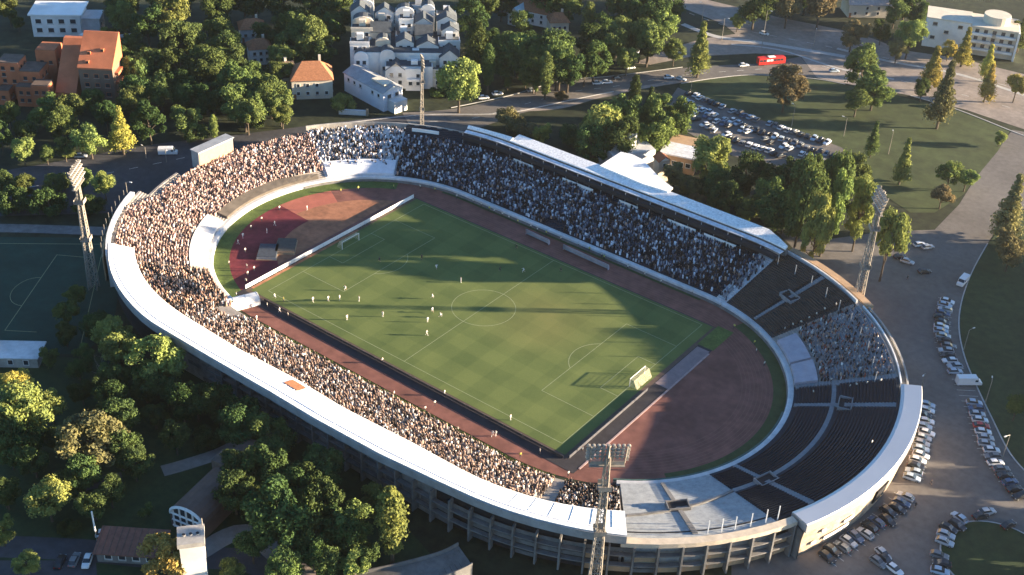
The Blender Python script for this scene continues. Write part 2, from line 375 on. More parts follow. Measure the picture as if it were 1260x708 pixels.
ln = MB(); LZ = .16
def hline(x0, y0, x1, y1, wd=.17):
    a = Vector((x0, y0, 0)); b_ = Vector((x1, y1, 0)); d = (b_-a).normalized(); q = Vector((-d.y, d.x, 0))*wd/2
    ln.poly([((a-q).x, (a-q).y, LZ), ((b_-q).x, (b_-q).y, LZ), ((b_+q).x, (b_+q).y, LZ), ((a+q).x, (a+q).y, LZ)])
for a in [(-52, -34, 52, -34), (52, -34, 52, 34), (52, 34, -52, 34), (-52, 34, -52, -34), (0, -34, 0, 34)]: hline(*a)
for sg in (-1, 1):
    for wd, hd in ((16.5, 20.16), (5.5, 9.16)):
        for a in [(52, -hd, 52-wd, -hd), (52-wd, -hd, 52-wd, hd), (52-wd, hd, 52, hd)]: hline(sg*a[0], a[1], sg*a[2], a[3])
def arc(cx, cy, r, t0, t1, k=40):
    for j in range(k):
        a, b_ = t0+(t1-t0)*j/k, t0+(t1-t0)*(j+1)/k
        ln.poly([(cx+rr*math.cos(t), cy+rr*math.sin(t), LZ+.002) for rr, t in ((r-.09, a), (r-.09, b_), (r+.09, b_), (r+.09, a))])
arc(0, 0, 9.15, 0, 2*PI, 64); q = math.acos(5.5/9.15)
arc(41, 0, 9.15, PI-q, PI+q); arc(-41, 0, 9.15, -q, q)
ln.build('pitch_marking', MARK, pitch)

# ------------------------------------------------------------------ stadium bowl
ST = empty('stadium', (0, 0, 0), label='large oval football stadium with open terraces and a white curved roof along one side', cat='stadium')
K = .30; Z0 = 1.5
def zt(d): return Z0+K*d
def terrace(s0, s1, d0, d1, mt, name='terrace', step=2.6, label=None, cap=True):
    n_ = max(1, round((d1-d0)/.8)); w_ = (d1-d0)/n_; pr = [(d0, 0.0)]
    for k in range(n_):
        pr += [(d0+k*w_, zt(d0+(k+.5)*w_)), (d0+(k+1)*w_-.001, zt(d0+(k+.5)*w_))]
    pr += [(d1, 0.0)]
    return loft(s0, s1, pr, True, step).build(name, mt, ST, label=label)
def seats(s0, s1, d0, d1, mt, gap=1.15, pitchd=.8):
    mb = MB(); k = 0
    while d0+k*pitchd+.6 < d1:
        d = d0+k*pitchd+.25; z = zt(d0+k*pitchd)+.12
        loft(s0+gap/2, s1-gap/2, [(d, z), (d+.02, z+.42), (d+.44, z+.44), (d+.5, z+.82), (d+.56, z+.82), (d+.56, z)], True, 3.0, mb)
        k += 1
    return mb.build('seat_row', mt, ST, kind='stuff')
# front wall and gutter
loft(sL(262), sR(-56), [(-.35, 0), (-.35, 1.55), (.0, 1.7), (1.1, 1.7), (1.1, 1.0)], True).build('front_wall', CONCW, ST)
mb = loft(sL(160), sR(-57), [(-.55, 0.0), (-.55, .9), (-.36, .9), (-.36, 0)], True); mb.build('perimeter_rail', CONCD, ST)
GREENW = mat('green_wall', (.07, .13, .11), var=.2)
loft(sR(15), sR(-57), [(-.95, 0), (-.95, 1.5), (-.6, 1.5), (-.6, 0)], True).build('perimeter_rail', GREENW, ST, label='dark green rail along the curved end')
# terraces  (s0, s1, d0, d1, material)
TWEED = mat('terrace_worn', (.30, .27, .24), var=.25, scale=.5, scale2=.1)
terrace(sL(262), sL(236), 1.1, 27, TWEED, label='terrace under the end of the white roof')
terrace(sL(236), sL(205), 1.1, 27.5, TWEED); terrace(sL(205), sL(192), 1.1, 24.5, TWEED); terrace(sL(192), sL(150), 1.1, 22, TWEED)
terrace(sL(150), sL(122), 1.1, 23, CONCW, label='pale grey terrace with bare front rows')
terrace(sL(122), PERI, 1.1, 26, SEATB); terrace(0, sR(85), 1.1, 26, SEATB)
terrace(sR(85), sR(80.6), 1.1, 26, CONCW)
terrace(sR(80.6), sR(56), 1.1, 26, SEATBR, label='empty dark brown seating block with a pale stairway')
terrace(sR(56), sR(28.5), 1.1, 26.5, TWEED)
terrace(sR(28.5), sR(-28), 1.1, 26.5, SEATB, label='empty black seating block at the closed end')
terrace(sR(-28), sR(-55), 1.1, 27.5, SEATG, label='bare pale grey terrace block beside the white roof')
terrace(sR(-55.5), sN(45), 4.2, 27, TWEED); terrace(sN(45), sN(-45), 3.6, 28, TWEED); terrace(sL(270), sL(262), 3.0, 27, TWEED)
seats(sR(80), sR(68.2), 2, 25.5, SEATBR); seats(sR(66.8), sR(56.8), 2, 25.5, SEATBR)
for a, c in ((28, 19.3), (18.0, -18.6), (-19.8, -28)):
    seats(sR(a), sR(c), 2, 10.0, SEATB, .4); seats(sR(a), sR(c), 12, 25.8, SEATB, .4)
# stairs (pale aisles)
AISLE = mat('aisle_concrete', (.22, .23, .24), var=.15, scale=.8)
for a, wd, d0, d1, mt in ((67.5, .8, 1.5, 25.5, AISLE), (18.7, 1.2, 1.5, 25.8, AISLE), (-19.2, 1.2, 1.5, 25.8, AISLE), (28.3, 1.6, 1.5, 25.8, AISLE), (83, 1, 2, 20, AISLE),
                          (-43, .8, 1.5, 26, CONCD), (122, 1, 0, 0, AISLE)):
    if d1 == 0: continue
    s = sR(a); pr = []; n_ = 30
    for k in range(n_):
        d = d0+(d1-d0)*k/n_; pr += [(d, zt(d)+.45), (d+(d1-d0)/n_, zt(d)+.45)]
    loft(s-wd/2, s+wd/2, [(d0, zt(d0)-.6)]+pr+[(d1, zt(d1)-.6)], True, 1).build('stairway', mt, ST)
loft(sR(27.5), sR(-28), [(10.3, zt(10)-.2), (10.3, zt(10.8)+.3), (11.5, zt(10.8)+.3), (11.5, zt(10)-.2)], True).build('cross_aisle', AISLE, ST)
loft(sR(-28.2), sR(-54.6), lambda s: [(d0_ + 10.5+6.5*max(0, min(1, (s-sR(-28))/(sR(-55)-sR(-28)))), zz+K*6.5*max(0, min(1, (s-sR(-28))/(sR(-55)-sR(-28))))) for d0_, zz in ((0, 4.2), (0, 5.1), (.7, 5.3), (.7, 4.2))], True).build('cross_aisle', CONCD, ST)
def vomitory(a, d, mt=AISLE, wd=5.0, ln_=3.2):
    c = P2(sR(a), d); ang = math.radians(a); mb = MB()
    R_ = lambda r, t: (c[0]+r*math.cos(ang)-t*math.sin(ang), c[1]+r*math.sin(ang)+t*math.cos(ang))
    z = zt(d)
    for t in (-wd/2, wd/2): q_ = R_(0, t); mb.box((q_[0], q_[1], z+.35), (ln_, .25, 1.4), ang)
    q_ = R_(ln_/2, 0); mb.box((q_[0], q_[1], z+.55), (.25, wd, 1.5), ang); q_ = R_(-ln_/2, 0); mb.box((q_[0], q_[1], z+.2), (.25, wd, 1.2), ang)
    o = mb.build('vomitory', mt, ST); q_ = R_(0, 0); m2 = MB(); m2.box((q_[0], q_[1], z+.35), (ln_-.4, wd-.4, .1), ang); m2.build('opening', DARK, o)
vomitory(67.5, 13.5); vomitory(18.7, 13.8); vomitory(-19.2, 11.8); vomitory(-43, 13.5, CONCD)
# pale aprons and dark sheet in front of the left-hand curve
loft(sL(236), sL(203), [(1.15, zt(1)), (1.2, zt(1.2)+.75), (6.2, zt(6.2)+.75), (6.3, zt(6.2))], True).build('concrete_apron', CONCW, ST, label='pale concrete apron below the packed curve')
loft(sL(200), sL(153), lambda s: [(1.0, zt(1)), (1.0, zt(1.2)+.8), (1.4+3.0*min(1, (sL(153)-s)/14), zt(4)+.9), (1.5+3.1*min(1, (sL(153)-s)/14), zt(4))], True).build('dark_tarpaulin', mat('tarp_dark', (.10, .085, .07), var=.3, scale=.4), ST)
loft(sL(149), sL(122.5), lambda s: [(1.15, zt(1)), (1.2, zt(1.2)+.6), (7.5, zt(7.5)+.6), (7.6, zt(7.5))], True).build('white_tarpaulin', mat('tarp_white', (.60, .62, .66), var=.08), ST)
loft(sR(53), sR(40.5), [(1.2, zt(1)), (1.3, zt(1.3)+.9), (6.6, zt(6.6)+1.0), (6.8, zt(6.6))], True).build('lilac_banner', LILAC, ST)
loft(sR(39.5), sR(29.5), [(1.2, zt(1)), (1.3, zt(1.3)+.9), (6.9, zt(6.9)+1.0), (7.1, zt(6.9))], True).build('lilac_banner', LILAC, ST)
# rim parapets
def rim(s0, s1, d, zb, zt_, wd, mt, name='parapet'): return loft(s0, s1, [(d, zb), (d, zt_), (d+wd, zt_), (d+wd, zb)], True).build(name, mt, ST)
rim(sL(236), sL(207), 27.6, 0, 10.6, 1.3, WHITE)
rim(sL(150), sL(105), 25.2, 0, 9.4, .4, CONC); rim(sR(80), sR(56), 26.1, 0, 10.2, .5, CONCW)
rim(sR(80), sR(54), 28.0, 0, 9.5, 2.2, TAN, 'outer_wall'); rim(sR(54), sR(26), 26.7, 0, 9.9, .35, WHITE); rim(sR(54), sR(26), 28.6, 0, 9.2, .4, CONC, 'outer_wall')
loft(sR(54), sR(26), [(27.05, 8.6), (28.6, 8.6)]).build('walkway', CONCD, ST)
loft(sR(80), sR(54), [(26.6, 9.0), (28.0, 9.0)]).build('walkway', CONCD, ST)
# pale ledge and outer wall round the closed end
LEDGE = mat('ledge_sheet', (.62, .62, .62), var=.05, scale=.05, rough=.28, spec=.6, metal=.55)
ROUGHW = mat('rough_outer_wall', (.40, .32, .24), var=.3, scale=.5, scale2=1.8, bump=.4)
def led(s):
    return [(26.6, 8.6), (26.6, 10.3), (27.4, 10.55), (31.6, 10.9), (31.8, 10.7), (31.8, 8.4)]
loft(sR(25), sR(-24.5), led, True, 2.0).build('rim_ledge', LEDGE, ST, label='pale metal ledge round the closed end')
loft(sR(25), sR(-24.5), [(30.2, 0), (31.5, 8.8), (31.0, 8.8), (29.6, 0)], True, 2.0).build('outer_wall', ROUGHW, ST, label='sunlit rough outer wall above the parked cars')
for a, zz, ll in ((-16, 2.4, 8), (-13.5, 4.6, 3.5), (-20, 5.8, 1.2), (-21.5, 2.6, 1.4)):
    loft(sR(a)-ll/2/1.6, sR(a)+ll/2/1.6, [(30.3+zz*.15, zz), (30.3+zz*.15+.3, zz+1.0), (30.8+zz*.15, zz+1.0), (30.7+zz*.15, zz)], True, 1).build('wall_panel', WHITE, ST)
for a in (-5, -2.5, -3.5):
    loft(sR(a)-.6, sR(a)+.5, [(31.0, 3.0), (31.75, 7.2), (31.0, 7.2), (30.4, 3.0)], True, 1).build('wall_opening', DARK, ST)
mb = MB(); c0 = P2(sR(-24.6), 24); c1 = P2(sR(-24.6), 31.2); mb.poly([(*c0, 0), (*c1, 0), (*c1, 8.5), (*c0, 8.5)]); c0 = P2(sR(-24.9), 24); c1 = P2(sR(-24.9), 31.2); mb.poly([(*c1, 0), (*c0, 0), (*c0, 8.5), (*c1, 8.5)])
mb.build('end_wall', CONCD, ST)
# open facade with frames under the near rim
FD = 29.2
rim(sR(-25), sR(-56), 27.6, 9.0, 10.2, 1.9, mat('rim_stone', (.52, .44, .34), var=.15, scale=.5), 'rim_beam')
rim(sR(-56), sL(240), 26.9, 0, 9.2, .6, DARK, 'rear_wall')  # near-black rear walls paint the shade inside the open facade bays
rim(sR(-25), sR(-56), 24.5, 0, 9.0, .4, DARK, 'rear_wall')
for zz in (3.2, 6.2): loft(sR(-25), sN(-30), [(28.3, zz), (28.3, zz+.3), (FD+.3, zz+.3), (FD+.3, zz)], True).build('floor_slab', CONCD, ST)
cols = []; s = sR(-25.5); colmesh = None
while s < sN(-28):
    x, y = P2(s, FD-.2); x1, y1 = P2(s, FD+.8); ang = math.atan2(y1-y, x1-x)
    if colmesh is None: m_ = MB(); m_.box((0, 0, 4.6), (1.6, .42, 9.2)); colmesh = m_.mesh('facade_column', CONCD)
    o = obj('facade_column', colmesh, ST); o.location = (x, y, 0); o.rotation_euler = (0, 0, ang); s += 5.3*(RI/(RI+FD) if s < sN(45) else 1)
pan = MB(); pan.box((0, 0, 0), (.15, 4.6, 2.2)); panT = pan.mesh('infill_panel', TAN); pan2 = MB(); pan2.box((0, 0, 0), (.12, 4.7, 1.1)); panC = pan2.mesh('infill_panel', CONCD)
s = sR(-25.5)
for j in range(34):
    dl = 5.3*(RI/(RI+FD) if s < sN(45) else 1); s += dl if j else dl/2
    for lv, zz in enumerate((1.6, 4.75, 7.6)):
        r_ = random.random()
        if j < 9 and r_ < .45 and lv < 2: me_, z_ = panT, zz+.1
        elif r_ < .6: me_, z_ = panC, zz-.5
        else: continue
        x, y = P2(s, FD-1.0); x1, y1 = P2(s, FD+1); o = obj('infill_panel', me_, ST); o.location = (x, y, z_); o.rotation_euler = (0, 0, math.atan2(y1-y, x1-x))
# the white roof along the near side
TS = [207, 217, 230, 248, 268, 284, 306, 327, 343, 353]; TI = [20.2, 20.7, 21, 21.2, 22.2, 21.6, 22.2, 21.3, 21.3, 21]; TO = [30.5, 29.8, 29.4, 31.2, 31.7, 31.4, 31.4, 31.1, 29.2, 27.6]
def rin(s): return float(np.interp(s, TS, TI))
def rout(s): return float(np.interp(s, TS, TO))
def roofz(s, f): return 10.9+2.7*f
def roofprof(s):
    a, c = rin(s), rout(s); P_ = []
    for f in (0, .25, .5, .75, .8, .83, 1.0): P_.append((a+(c-a)*f, roofz(s, f)+(.18 if f in (.8,) else 0)))
    return [(a, 10.5)]+P_+[(c, 12.9)]+[(a+(c-a)*.5, 11.6)]
loft(sR(-55.3), sL(234.5), roofprof, True, 3.0).build('roof', ROOFW, ST, label='broad white sheet roof curving along the near stand')
loft(sR(-55.3), sL(234.5), lambda s: [(rout(s)+.05, 11.1), (rout(s)+.1, 13.4), (rout(s)+.35, 13.4), (rout(s)+.2, 11.1)], True, 3.0).build('fascia', GREY, ST)
for s0_, f0, w_, ln_ in ((sN(-3), .12, .3, 5.0), (sN(6), .2, .6, 7)):
    loft(s0_-ln_/2, s0_+ln_/2, lambda s: [(rin(s)+(rout(s)-rin(s))*f, roofz(s, f)+.2) for f in (f0, f0+w_*.5, f0+w_)], False, 2).build('roof_patch', TILE if w_ < .4 else ROOFB, ST)
mb = MB(); s = 208.5
while s < 352:
    pr_ = [(rin(s)+(rout(s)-rin(s))*f, roofz(s, f)+.06+(.18 if f == .8 else 0)) for f in (.02, .5, .74)]
    for (d0_, z0_), (d1_, z1_) in zip(pr_, pr_[1:]): mb.beam((*P2(s, d0_), z0_), (*P2(s, d1_), z1_), .09)
    s += 2.9
mb.build('roof_seam', ROOFW, ST, kind='stuff')
mb = MB(); s = sR(-57)
while s < sL(240):
    x0, y0 = P2(s, 26.8); x1, y1 = P2(s, rin(s)+1.5); mb.beam((x0, y0, 9), (x1, y1, 11.2), .35); x2, y2 = P2(s, rout(s)-.6); mb.beam((x0, y0, 8.5), (x2, y2, 12.1), .4); s += 8
mb.build('roof_bracket', GREY, ST)
# the far stand's canopy: stepped strips with dark slots between
def canopy(s0, s1, d0, d1, z0, z1, mt, nm='canopy', label=None):
    return loft(s0, s1, [(d0, z0-.25), (d0, z0), (d1, z1), (d1, z1-.25)], True, 3).build(nm, mt, ST, label=label)
def tapered(s): return max(0., min(1., (s-sL(104))/40)) if s > 200 else max(0., min(1., (sR(78.5)-s)/6))
for s0_, s1_ in ((sL(104), PERI), (0, sR(79))):
    loft(s0_, s1_, lambda s: [(24.0, 11.6), (24.0, 12.0), (24.4+4.6*max(.12, tapered(s)), 12.6), (24.4+4.6*max(.12, tapered(s)), 12.2)], True, 3).build('canopy', ROOFW, ST)
    canopy(s0_, s1_, 21.5, 23.3, 11.4, 11.5, ROOFB)  # bluish grey sheet: the strip's shade is put into its colour
    loft(s0_, s1_, [(19.9, 9.4), (19.9, 10.6), (21.4, 10.7), (21.4, 9.4)], True).build('press_gallery', DARK, ST)
    loft(s0_, s1_, [(23.3, 10.9), (24.0, 10.9)]).build('canopy_slot_shade', DARK, ST)  # dark strip painted in place of shade in the canopy slot
    loft(s0_, s1_, [(24.6, 0), (24.6, 11.8), (25.2, 11.8), (25.2, 0)], True).build('rear_wall', CONCD, ST)
for a0, a1 in ((-40, -32), (-20, -8), (2, 9), (20, 30), (33, 44)):
    rim(sF(a0), sF(a1), 19.5, zt(19)-.2, zt(19)+1.6, .25, WHITE, 'gallery_panel')
rim(sL(120), sL(112), 22, 7.5, 9.4, .25, WHITE, 'gallery_panel')
mb = MB()
for k in range(34):
    x, y = P2(sL(104)+k*4.6, 20.6); mb.beam((x, y, 7), (x, y, 11.4), .22)
mb.build('canopy_post', GREY, ST)
# left rim railing
mb = MB()
for k in range(10):
    x, y = P2(sL(232-k*2.6), 30.0); mb.beam((x, y, 6.0), (x, y, 12.0), .14)
mb.build('rim_railing', STEEL, ST); rim(sL(233), sL(206), 29.8, 0, 8.0, .35, TAN, 'outer_wall')
# terrace posts beside the pale block
for a in (-27.5, -30, -33, -36, -38.5, -41):
    mb = MB(); x, y = P2(sR(a), 26.6); mb.beam((x, y, 9), (x, y, 13.5), .2); mb.build('flag_post', WHITE, ST)

# ------------------------------------------------------------------ crowds
CROWD = attrmat('crowd_clothes')
def crowd(name, label, zones, pal, seed):
    r = np.random.default_rng(seed); P = []
    for s0, s1, d0, d1, dens in zones:
        d = d0
        while d < d1:
            ss = np.arange(s0, s1, .50*RI/(RI+d*(0.9 if (s0 % PERI > 90 and s0 % PERI < 90+LE) or s0 > 180+LE else 0)))
            for s in ss:
                de = dens(s, d) if callable(dens) else dens
                if r.random() < de*(.86+.16*math.sin(s*.83+1.3*math.sin(d*.9))*math.cos(d*.71+s*.11)):
                    x, y = P2(s+r.normal(0, .1), d+r.normal(0, .12)); P.append((x, y, zt(d)))
            d += .8
    P = np.array(P); N = len(P)
    body = np.array([(-.2, -.28, 0), (.2, -.28, 0), (.2, .28, 0), (-.2, .28, 0), (-.13, -.30, 1.0), (.13, -.30, 1.0), (.13, .30, 1.0), (-.13, .30, 1.0),
                     (0, 0, 1.02), (.13, 0, 1.19), (0, .12, 1.19), (-.13, 0, 1.19), (0, -.12, 1.19), (0, 0, 1.36)], float)
    fq = [(0, 1, 5, 4), (1, 2, 6, 5), (2, 3, 7, 6), (3, 0, 4, 7), (4, 5, 6, 7)]
    ft = [(8, 10, 9), (8, 11, 10), (8, 12, 11), (8, 9, 12), (13, 9, 10), (13, 10, 11), (13, 11, 12), (13, 12, 9)]
    sc0 = 1; ang = r.normal(0, .5, N)+np.arctan2(-P[:, 1], -P[:, 0]); sc = r.normal(.84, .11, N); zs = r.choice([1.0, 1.28], N, p=[.45, .55])
    c, s_ = np.cos(ang), np.sin(ang)
    X = body[None, :, 0]*c[:, None]-body[None, :, 1]*s_[:, None]; Y = body[None, :, 0]*s_[:, None]+body[None, :, 1]*c[:, None]
    lean = r.normal(0, .06, (N, 2))
    V = np.stack([X*sc[:, None]+P[:, 0:1]+lean[:, 0:1]*body[None, :, 2], Y*sc[:, None]+P[:, 1:2]+lean[:, 1:2]*body[None, :, 2], body[None, :, 2]*(sc*zs)[:, None]+P[:, 2:3]], -1).reshape(-1, 3)
    off = (np.arange(N)*14)[:, None, None]
    Q = (np.array(fq)[None]+off).reshape(-1, 4); T = (np.array(ft)[None]+off).reshape(-1, 3)
    me = bpy.data.meshes.new(name); me.vertices.add(len(V)); me.vertices.foreach_set('co', V.ravel().astype(np.float32))
    loops = np.concatenate([Q.ravel(), T.ravel()]); me.loops.add(len(loops)); me.loops.foreach_set('vertex_index', loops.astype(np.int32))
    st = np.concatenate([np.arange(len(Q))*4, len(Q)*4+np.arange(len(T))*3]); me.polygons.add(len(st)); me.polygons.foreach_set('loop_start', st.astype(np.int32))
    me.update(calc_edges=True)
    cols = np.array([c_ for c_, _ in pal]); pr = np.array([p_ for _, p_ in pal]); pr = pr/pr.sum()
    sh = cols[r.choice(len(cols), N, p=pr)]*r.uniform(.7, 1.25, (N, 1))
    skin = np.where(r.random((N, 1)) < .55, np.array([[.40, .25, .18]]), np.array([[.06, .045, .035]]))*r.uniform(.8, 1.2, (N, 1))
    C = np.ones((N, 14, 4)); C[:, :8, :3] = sh[:, None]; C[:, 8:, :3] = skin[:, None]
    ca = me.color_attributes.new('Col', 'FLOAT_COLOR', 'POINT'); ca.data.foreach_set('color', np.clip(C, 0, 1).ravel().astype(np.float32))
    me.materials.append(CROWD); obj(name, me, kind='stuff', label=label, cat='crowd'); return N
BLK = (.022, .022, .025); WHT = (.62, .60, .57); TANC = (.42, .27, .19); RED = (.24, .07, .05); GRY = (.22, .21, .21); NAVY = (.03, .04, .07); SALM = (.50, .30, .22)
sunp = [((.06, .045, .045), .24), ((.38, .26, .22), .26), ((.54, .39, .34), .26), ((.20, .13, .12), .14), (WHT, .07), (GRY, .05)]  # clothing colours, with warm sunlight on the curve mixed into them
darkp = [(BLK, .44), ((.06, .08, .12), .22), ((.2, .23, .28), .16), ((.6, .64, .7), .15), (TANC, .03)]  # clothing colours, darkened and blued for the far stand's shade
nC = 0
nC += crowd('crowd', 'packed sunlit crowd filling the curved end with the tan box above it', [(sL(203), sL(150), 4.6, 21.5, .93), (sL(236), sL(203), 7.0, 27, lambda s, d: .95 if d < 21+6*min(1, (sL(203)-s)/9) else 0)], sunp, 1)
nC += crowd('crowd', 'looser crowd of pale and dark figures on the pale terrace beside the packed curve', [(sL(150), sL(122), 5, 23, lambda s, d: .18 if d < 8 else .62)], [(BLK, .38), ((.66, .68, .72), .34), (GRY, .22), (NAVY, .06)], 2)
nC += crowd('crowd', 'dense dark shaded crowd filling the long far stand', [(sL(121.5), PERI, 1.6, 19.6, .93), (PERI, PERI+sF(-14), 1.6, 19.6, .93), (sF(-14), sF(-6), 4.6, 19.6, .93), (sF(-6), sF(14), 1.6, 19.6, .93),
    (sF(14), sF(45), 1.6, 19.6, lambda s, d: .93-.75*max(0, (s-sF(10))/60)*(d < 6)), (sR(90), sR(81), 1.6, 20.5, lambda s, d: .2 if d < 5+(s-90)*.35 else .75)], darkp, 3)
nC += crowd('crowd', 'dark crowd between the packed curve and the white players tunnel', [(sL(262), sL(237), 1.6, 21, lambda s, d: .8 if d < 7 else .92)], [(BLK, .45), (TANC, .2), (SALM, .14), (WHT, .06), (GRY, .15)], 4)
nC += crowd('crowd', 'long sunlit crowd along the near stand under the white roof', [(sN(45), sN(-45), 4.4, 21, .9), (sR(-73), sN(45), 4.8, 21, .9), (sL(270), sL(262), 8.5, 20, .95)], [((.05, .04, .038), .30), ((.30, .22, .18), .22), (WHT, .15), ((.43, .31, .25), .15), (GRY, .13), ((.17, .12, .10), .05)], 5)
nC += crowd('crowd', 'small dark crowd beside the pale block at the end of the white roof', [(sR(-56), sR(-69.5), 4.8, 21, .8)], [(BLK, .72), (GRY, .16), (WHT, .12)], 6)
nC += crowd('crowd', 'visiting crowd in dark red and grey in the block between empty seats', [(sR(55), sR(29.5), 8, 25.6, lambda s, d: .88 if (d < 17 and s < sR(36)) else .55)], [(BLK, .34), (RED, .14), (GRY, .3), (WHT, .10), (TANC, .12)], 7)
print('crowd', nC)
seats(sR(55), sR(29.5), 8, 26, mat('seat_grey', (.25, .26, .28), var=.2))

# ------------------------------------------------------------------ floodlight masts
def mast(x, y, H, label, face, hw=4.0):
    rt_ = empty('floodlight_mast', (x, y, 0), math.atan2(face[1]-y, face[0]-x), label, 'floodlight', 'floodlight masts at the corners of the stadium')
    for sx in (-1, 1):
        for sy in (-1, 1): mb = MB(); mb.beam((sx*1.2, sy*1.2, 0), (sx*.45, sy*.45, H), .26, w2=.18); mb.build('leg', STEEL, rt_)
    mb = MB(); nseg = 13
    for k in range(nseg):
        z0, z1 = H*k/nseg, H*(k+1)/nseg; a0 = 1.2-.75*k/nseg; a1 = 1.2-.75*(k+1)/nseg
        for (p, q) in (((-1, -1), (1, -1)), ((1, -1), (1, 1)), ((1, 1), (-1, 1)), ((-1, 1), (-1, -1))):
            mb.beam((p[0]*a0, p[1]*a0, z0), (q[0]*a1, q[1]*a1, z1), .10); mb.beam((q[0]*a0, q[1]*a0, z0), (p[0]*a1, p[1]*a1, z1), .10); mb.beam((p[0]*a1, p[1]*a1, z1), (q[0]*a1, q[1]*a1, z1), .14)
    mb.build('lattice', STEEL, rt_)
    for zz in (H*.45, H*.78): 
        mb = MB(); mb.box((0, 0, zz), (2.6, 2.6, .18)); pf = mb.build('platform', STEEL, rt_)
        for sx in (-1.3, 1.3): mb = MB(); mb.box((sx, 0, zz+.6), (.08, 2.6, 1.1)); mb.build('guard_rail', STEEL, pf)
    mb = MB(); mb.beam((-.9, .3, 0), (-.55, .3, H), .1); mb.beam((-.9, -.3, 0), (-.55, -.3, H), .1)
    for k in range(60): z_ = H*k/60; xx = -.9+.35*k/60; mb.beam((xx, -.3, z_), (xx, .3, z_), .06)
    mb.build('ladder', STEEL, rt_)
    hd = MB()
    for r_ in range(4): hd.beam((.4-.25*r_, -hw-.3, H-1.2+1.15*r_), (.4-.25*r_, hw+.3, H-1.2+1.15*r_), .22)
    for yy in (-hw*.9, -hw*.3, hw*.3, hw*.9): hd.beam((.6, yy, H-2.2), (-.7, yy, H+3.2), .2)
    hd.box((.3, 0, H-2.4), (1.3, hw*1.8, .15)); hd.box((.2, 0, H-2.0), (.1, hw*1.7, 1.3)); hd.beam((0, 0, H-2), (-.6, 0, H+3.4), .5)
    hd.build('lamp_frame', STEEL, rt_)
    for r_ in range(4):
        row = MB()
        for k in range(9):
            yy = -hw+k*hw/4; c = Vector((.75-.25*r_, yy, H-.75+1.15*r_)); row.beam(c-Vector((.5, 0, -.25)), c+Vector((.25, 0, -.12)), .55, n=8, w2=.95)
        o = row.build('lamp_row', STEEL, rt_); gl = MB()
        for k in range(9):
            yy = -hw+k*hw/4; c = Vector((.75-.25*r_, yy, H-.75+1.15*r_)); gl.beam(c+Vector((.25, 0, -.12)), c+Vector((.30, 0, -.145)), .85, n=8)
        gl.build('lamp_glass', LAMPG, o)
    return rt_
mast(83.5, 66.5, 38, 'tall floodlight mast rising beside the empty brown seats and the car park', (0, 0))
mast(-89.9, -65.4, 36, 'tall floodlight mast standing beside the dark training pitch', (0, 0))
mast(85.2, -68.7, 37.2, 'floodlight mast in front of the near roof with rows of lamps', (10, 20))
mast(-79.6, 64.7, 31, 'floodlight mast behind the far crowd in front of the stepped white blocks', (-40, 120), 2.6).scale = (.55, .55, 1)

# ------------------------------------------------------------------ people
def person_mesh(name, pose):
    """one continuous skinned body from a posed joint skeleton"""
    J = {'pel': (0, 0, .95, .13), 'wst': (.0, 0, 1.12, .12), 'chs': (.02, 0, 1.35, .15), 'nck': (.03, 0, 1.52, .06), 'hd0': (.05, 0, 1.63, .095), 'hd1': (.06, 0, 1.75, .075),
         'shL': (.02, .19, 1.43, .07), 'shR': (.02, -.19, 1.43, .07), 'hpL': (0, .10, .90, .095), 'hpR': (0, -.10, .90, .095)}
    J.update(pose)
    E_ = [('pel', 'wst'), ('wst', 'chs'), ('chs', 'nck'), ('nck', 'hd0'), ('hd0', 'hd1'), ('chs', 'shL'), ('chs', 'shR'), ('shL', 'elL'), ('elL', 'wrL'), ('wrL', 'haL'), ('shR', 'elR'), ('elR', 'wrR'), ('wrR', 'haR'),
          ('pel', 'hpL'), ('pel', 'hpR'), ('hpL', 'knL'), ('knL', 'anL'), ('anL', 'toL'), ('hpR', 'knR'), ('knR', 'anR'), ('anR', 'toR')]
    ks = list(J); me = bpy.data.meshes.new(name+'_skeleton'); me.from_pydata([J[k][:3] for k in ks], [(ks.index(a), ks.index(b)) for a, b in E_], [])
    o = bpy.data.objects.new(name+'_skeleton', me); COL.objects.link(o)
    md = o.modifiers.new('s', 'SKIN'); sk = me.skin_vertices[0].data
    for i, k in enumerate(ks): sk[i].radius = (J[k][3], J[k][3]); sk[i].use_root = (k == 'pel')
    sb = o.modifiers.new('d', 'SUBSURF'); sb.levels = 1; sb.render_levels = 1
    dg = bpy.context.evaluated_depsgraph_get(); r = bpy.data.meshes.new_from_object(o.evaluated_get(dg)); bpy.data.objects.remove(o); r.name = name
    r.polygons.foreach_set('use_smooth', [True]*len(r.polygons)); return r
def limbs(eL, wL, eR, wR, kL, aL, kR, aR):
    f = lambda p, r: (*p, r)
    return {'elL': f(eL, .05), 'wrL': f(wL, .036), 'haL': f((wL[0]+.05, wL[1], wL[2]-.09), .03), 'elR': f(eR, .05), 'wrR': f(wR, .036), 'haR': f((wR[0]+.05, wR[1], wR[2]-.09), .03),
            'knL': f(kL, .065), 'anL': f(aL, .045), 'toL': f((aL[0]+.18, aL[1], aL[2]-.04), .04), 'knR': f(kR, .065), 'anR': f(aR, .045), 'toR': f((aR[0]+.18, aR[1], aR[2]-.04), .04)}
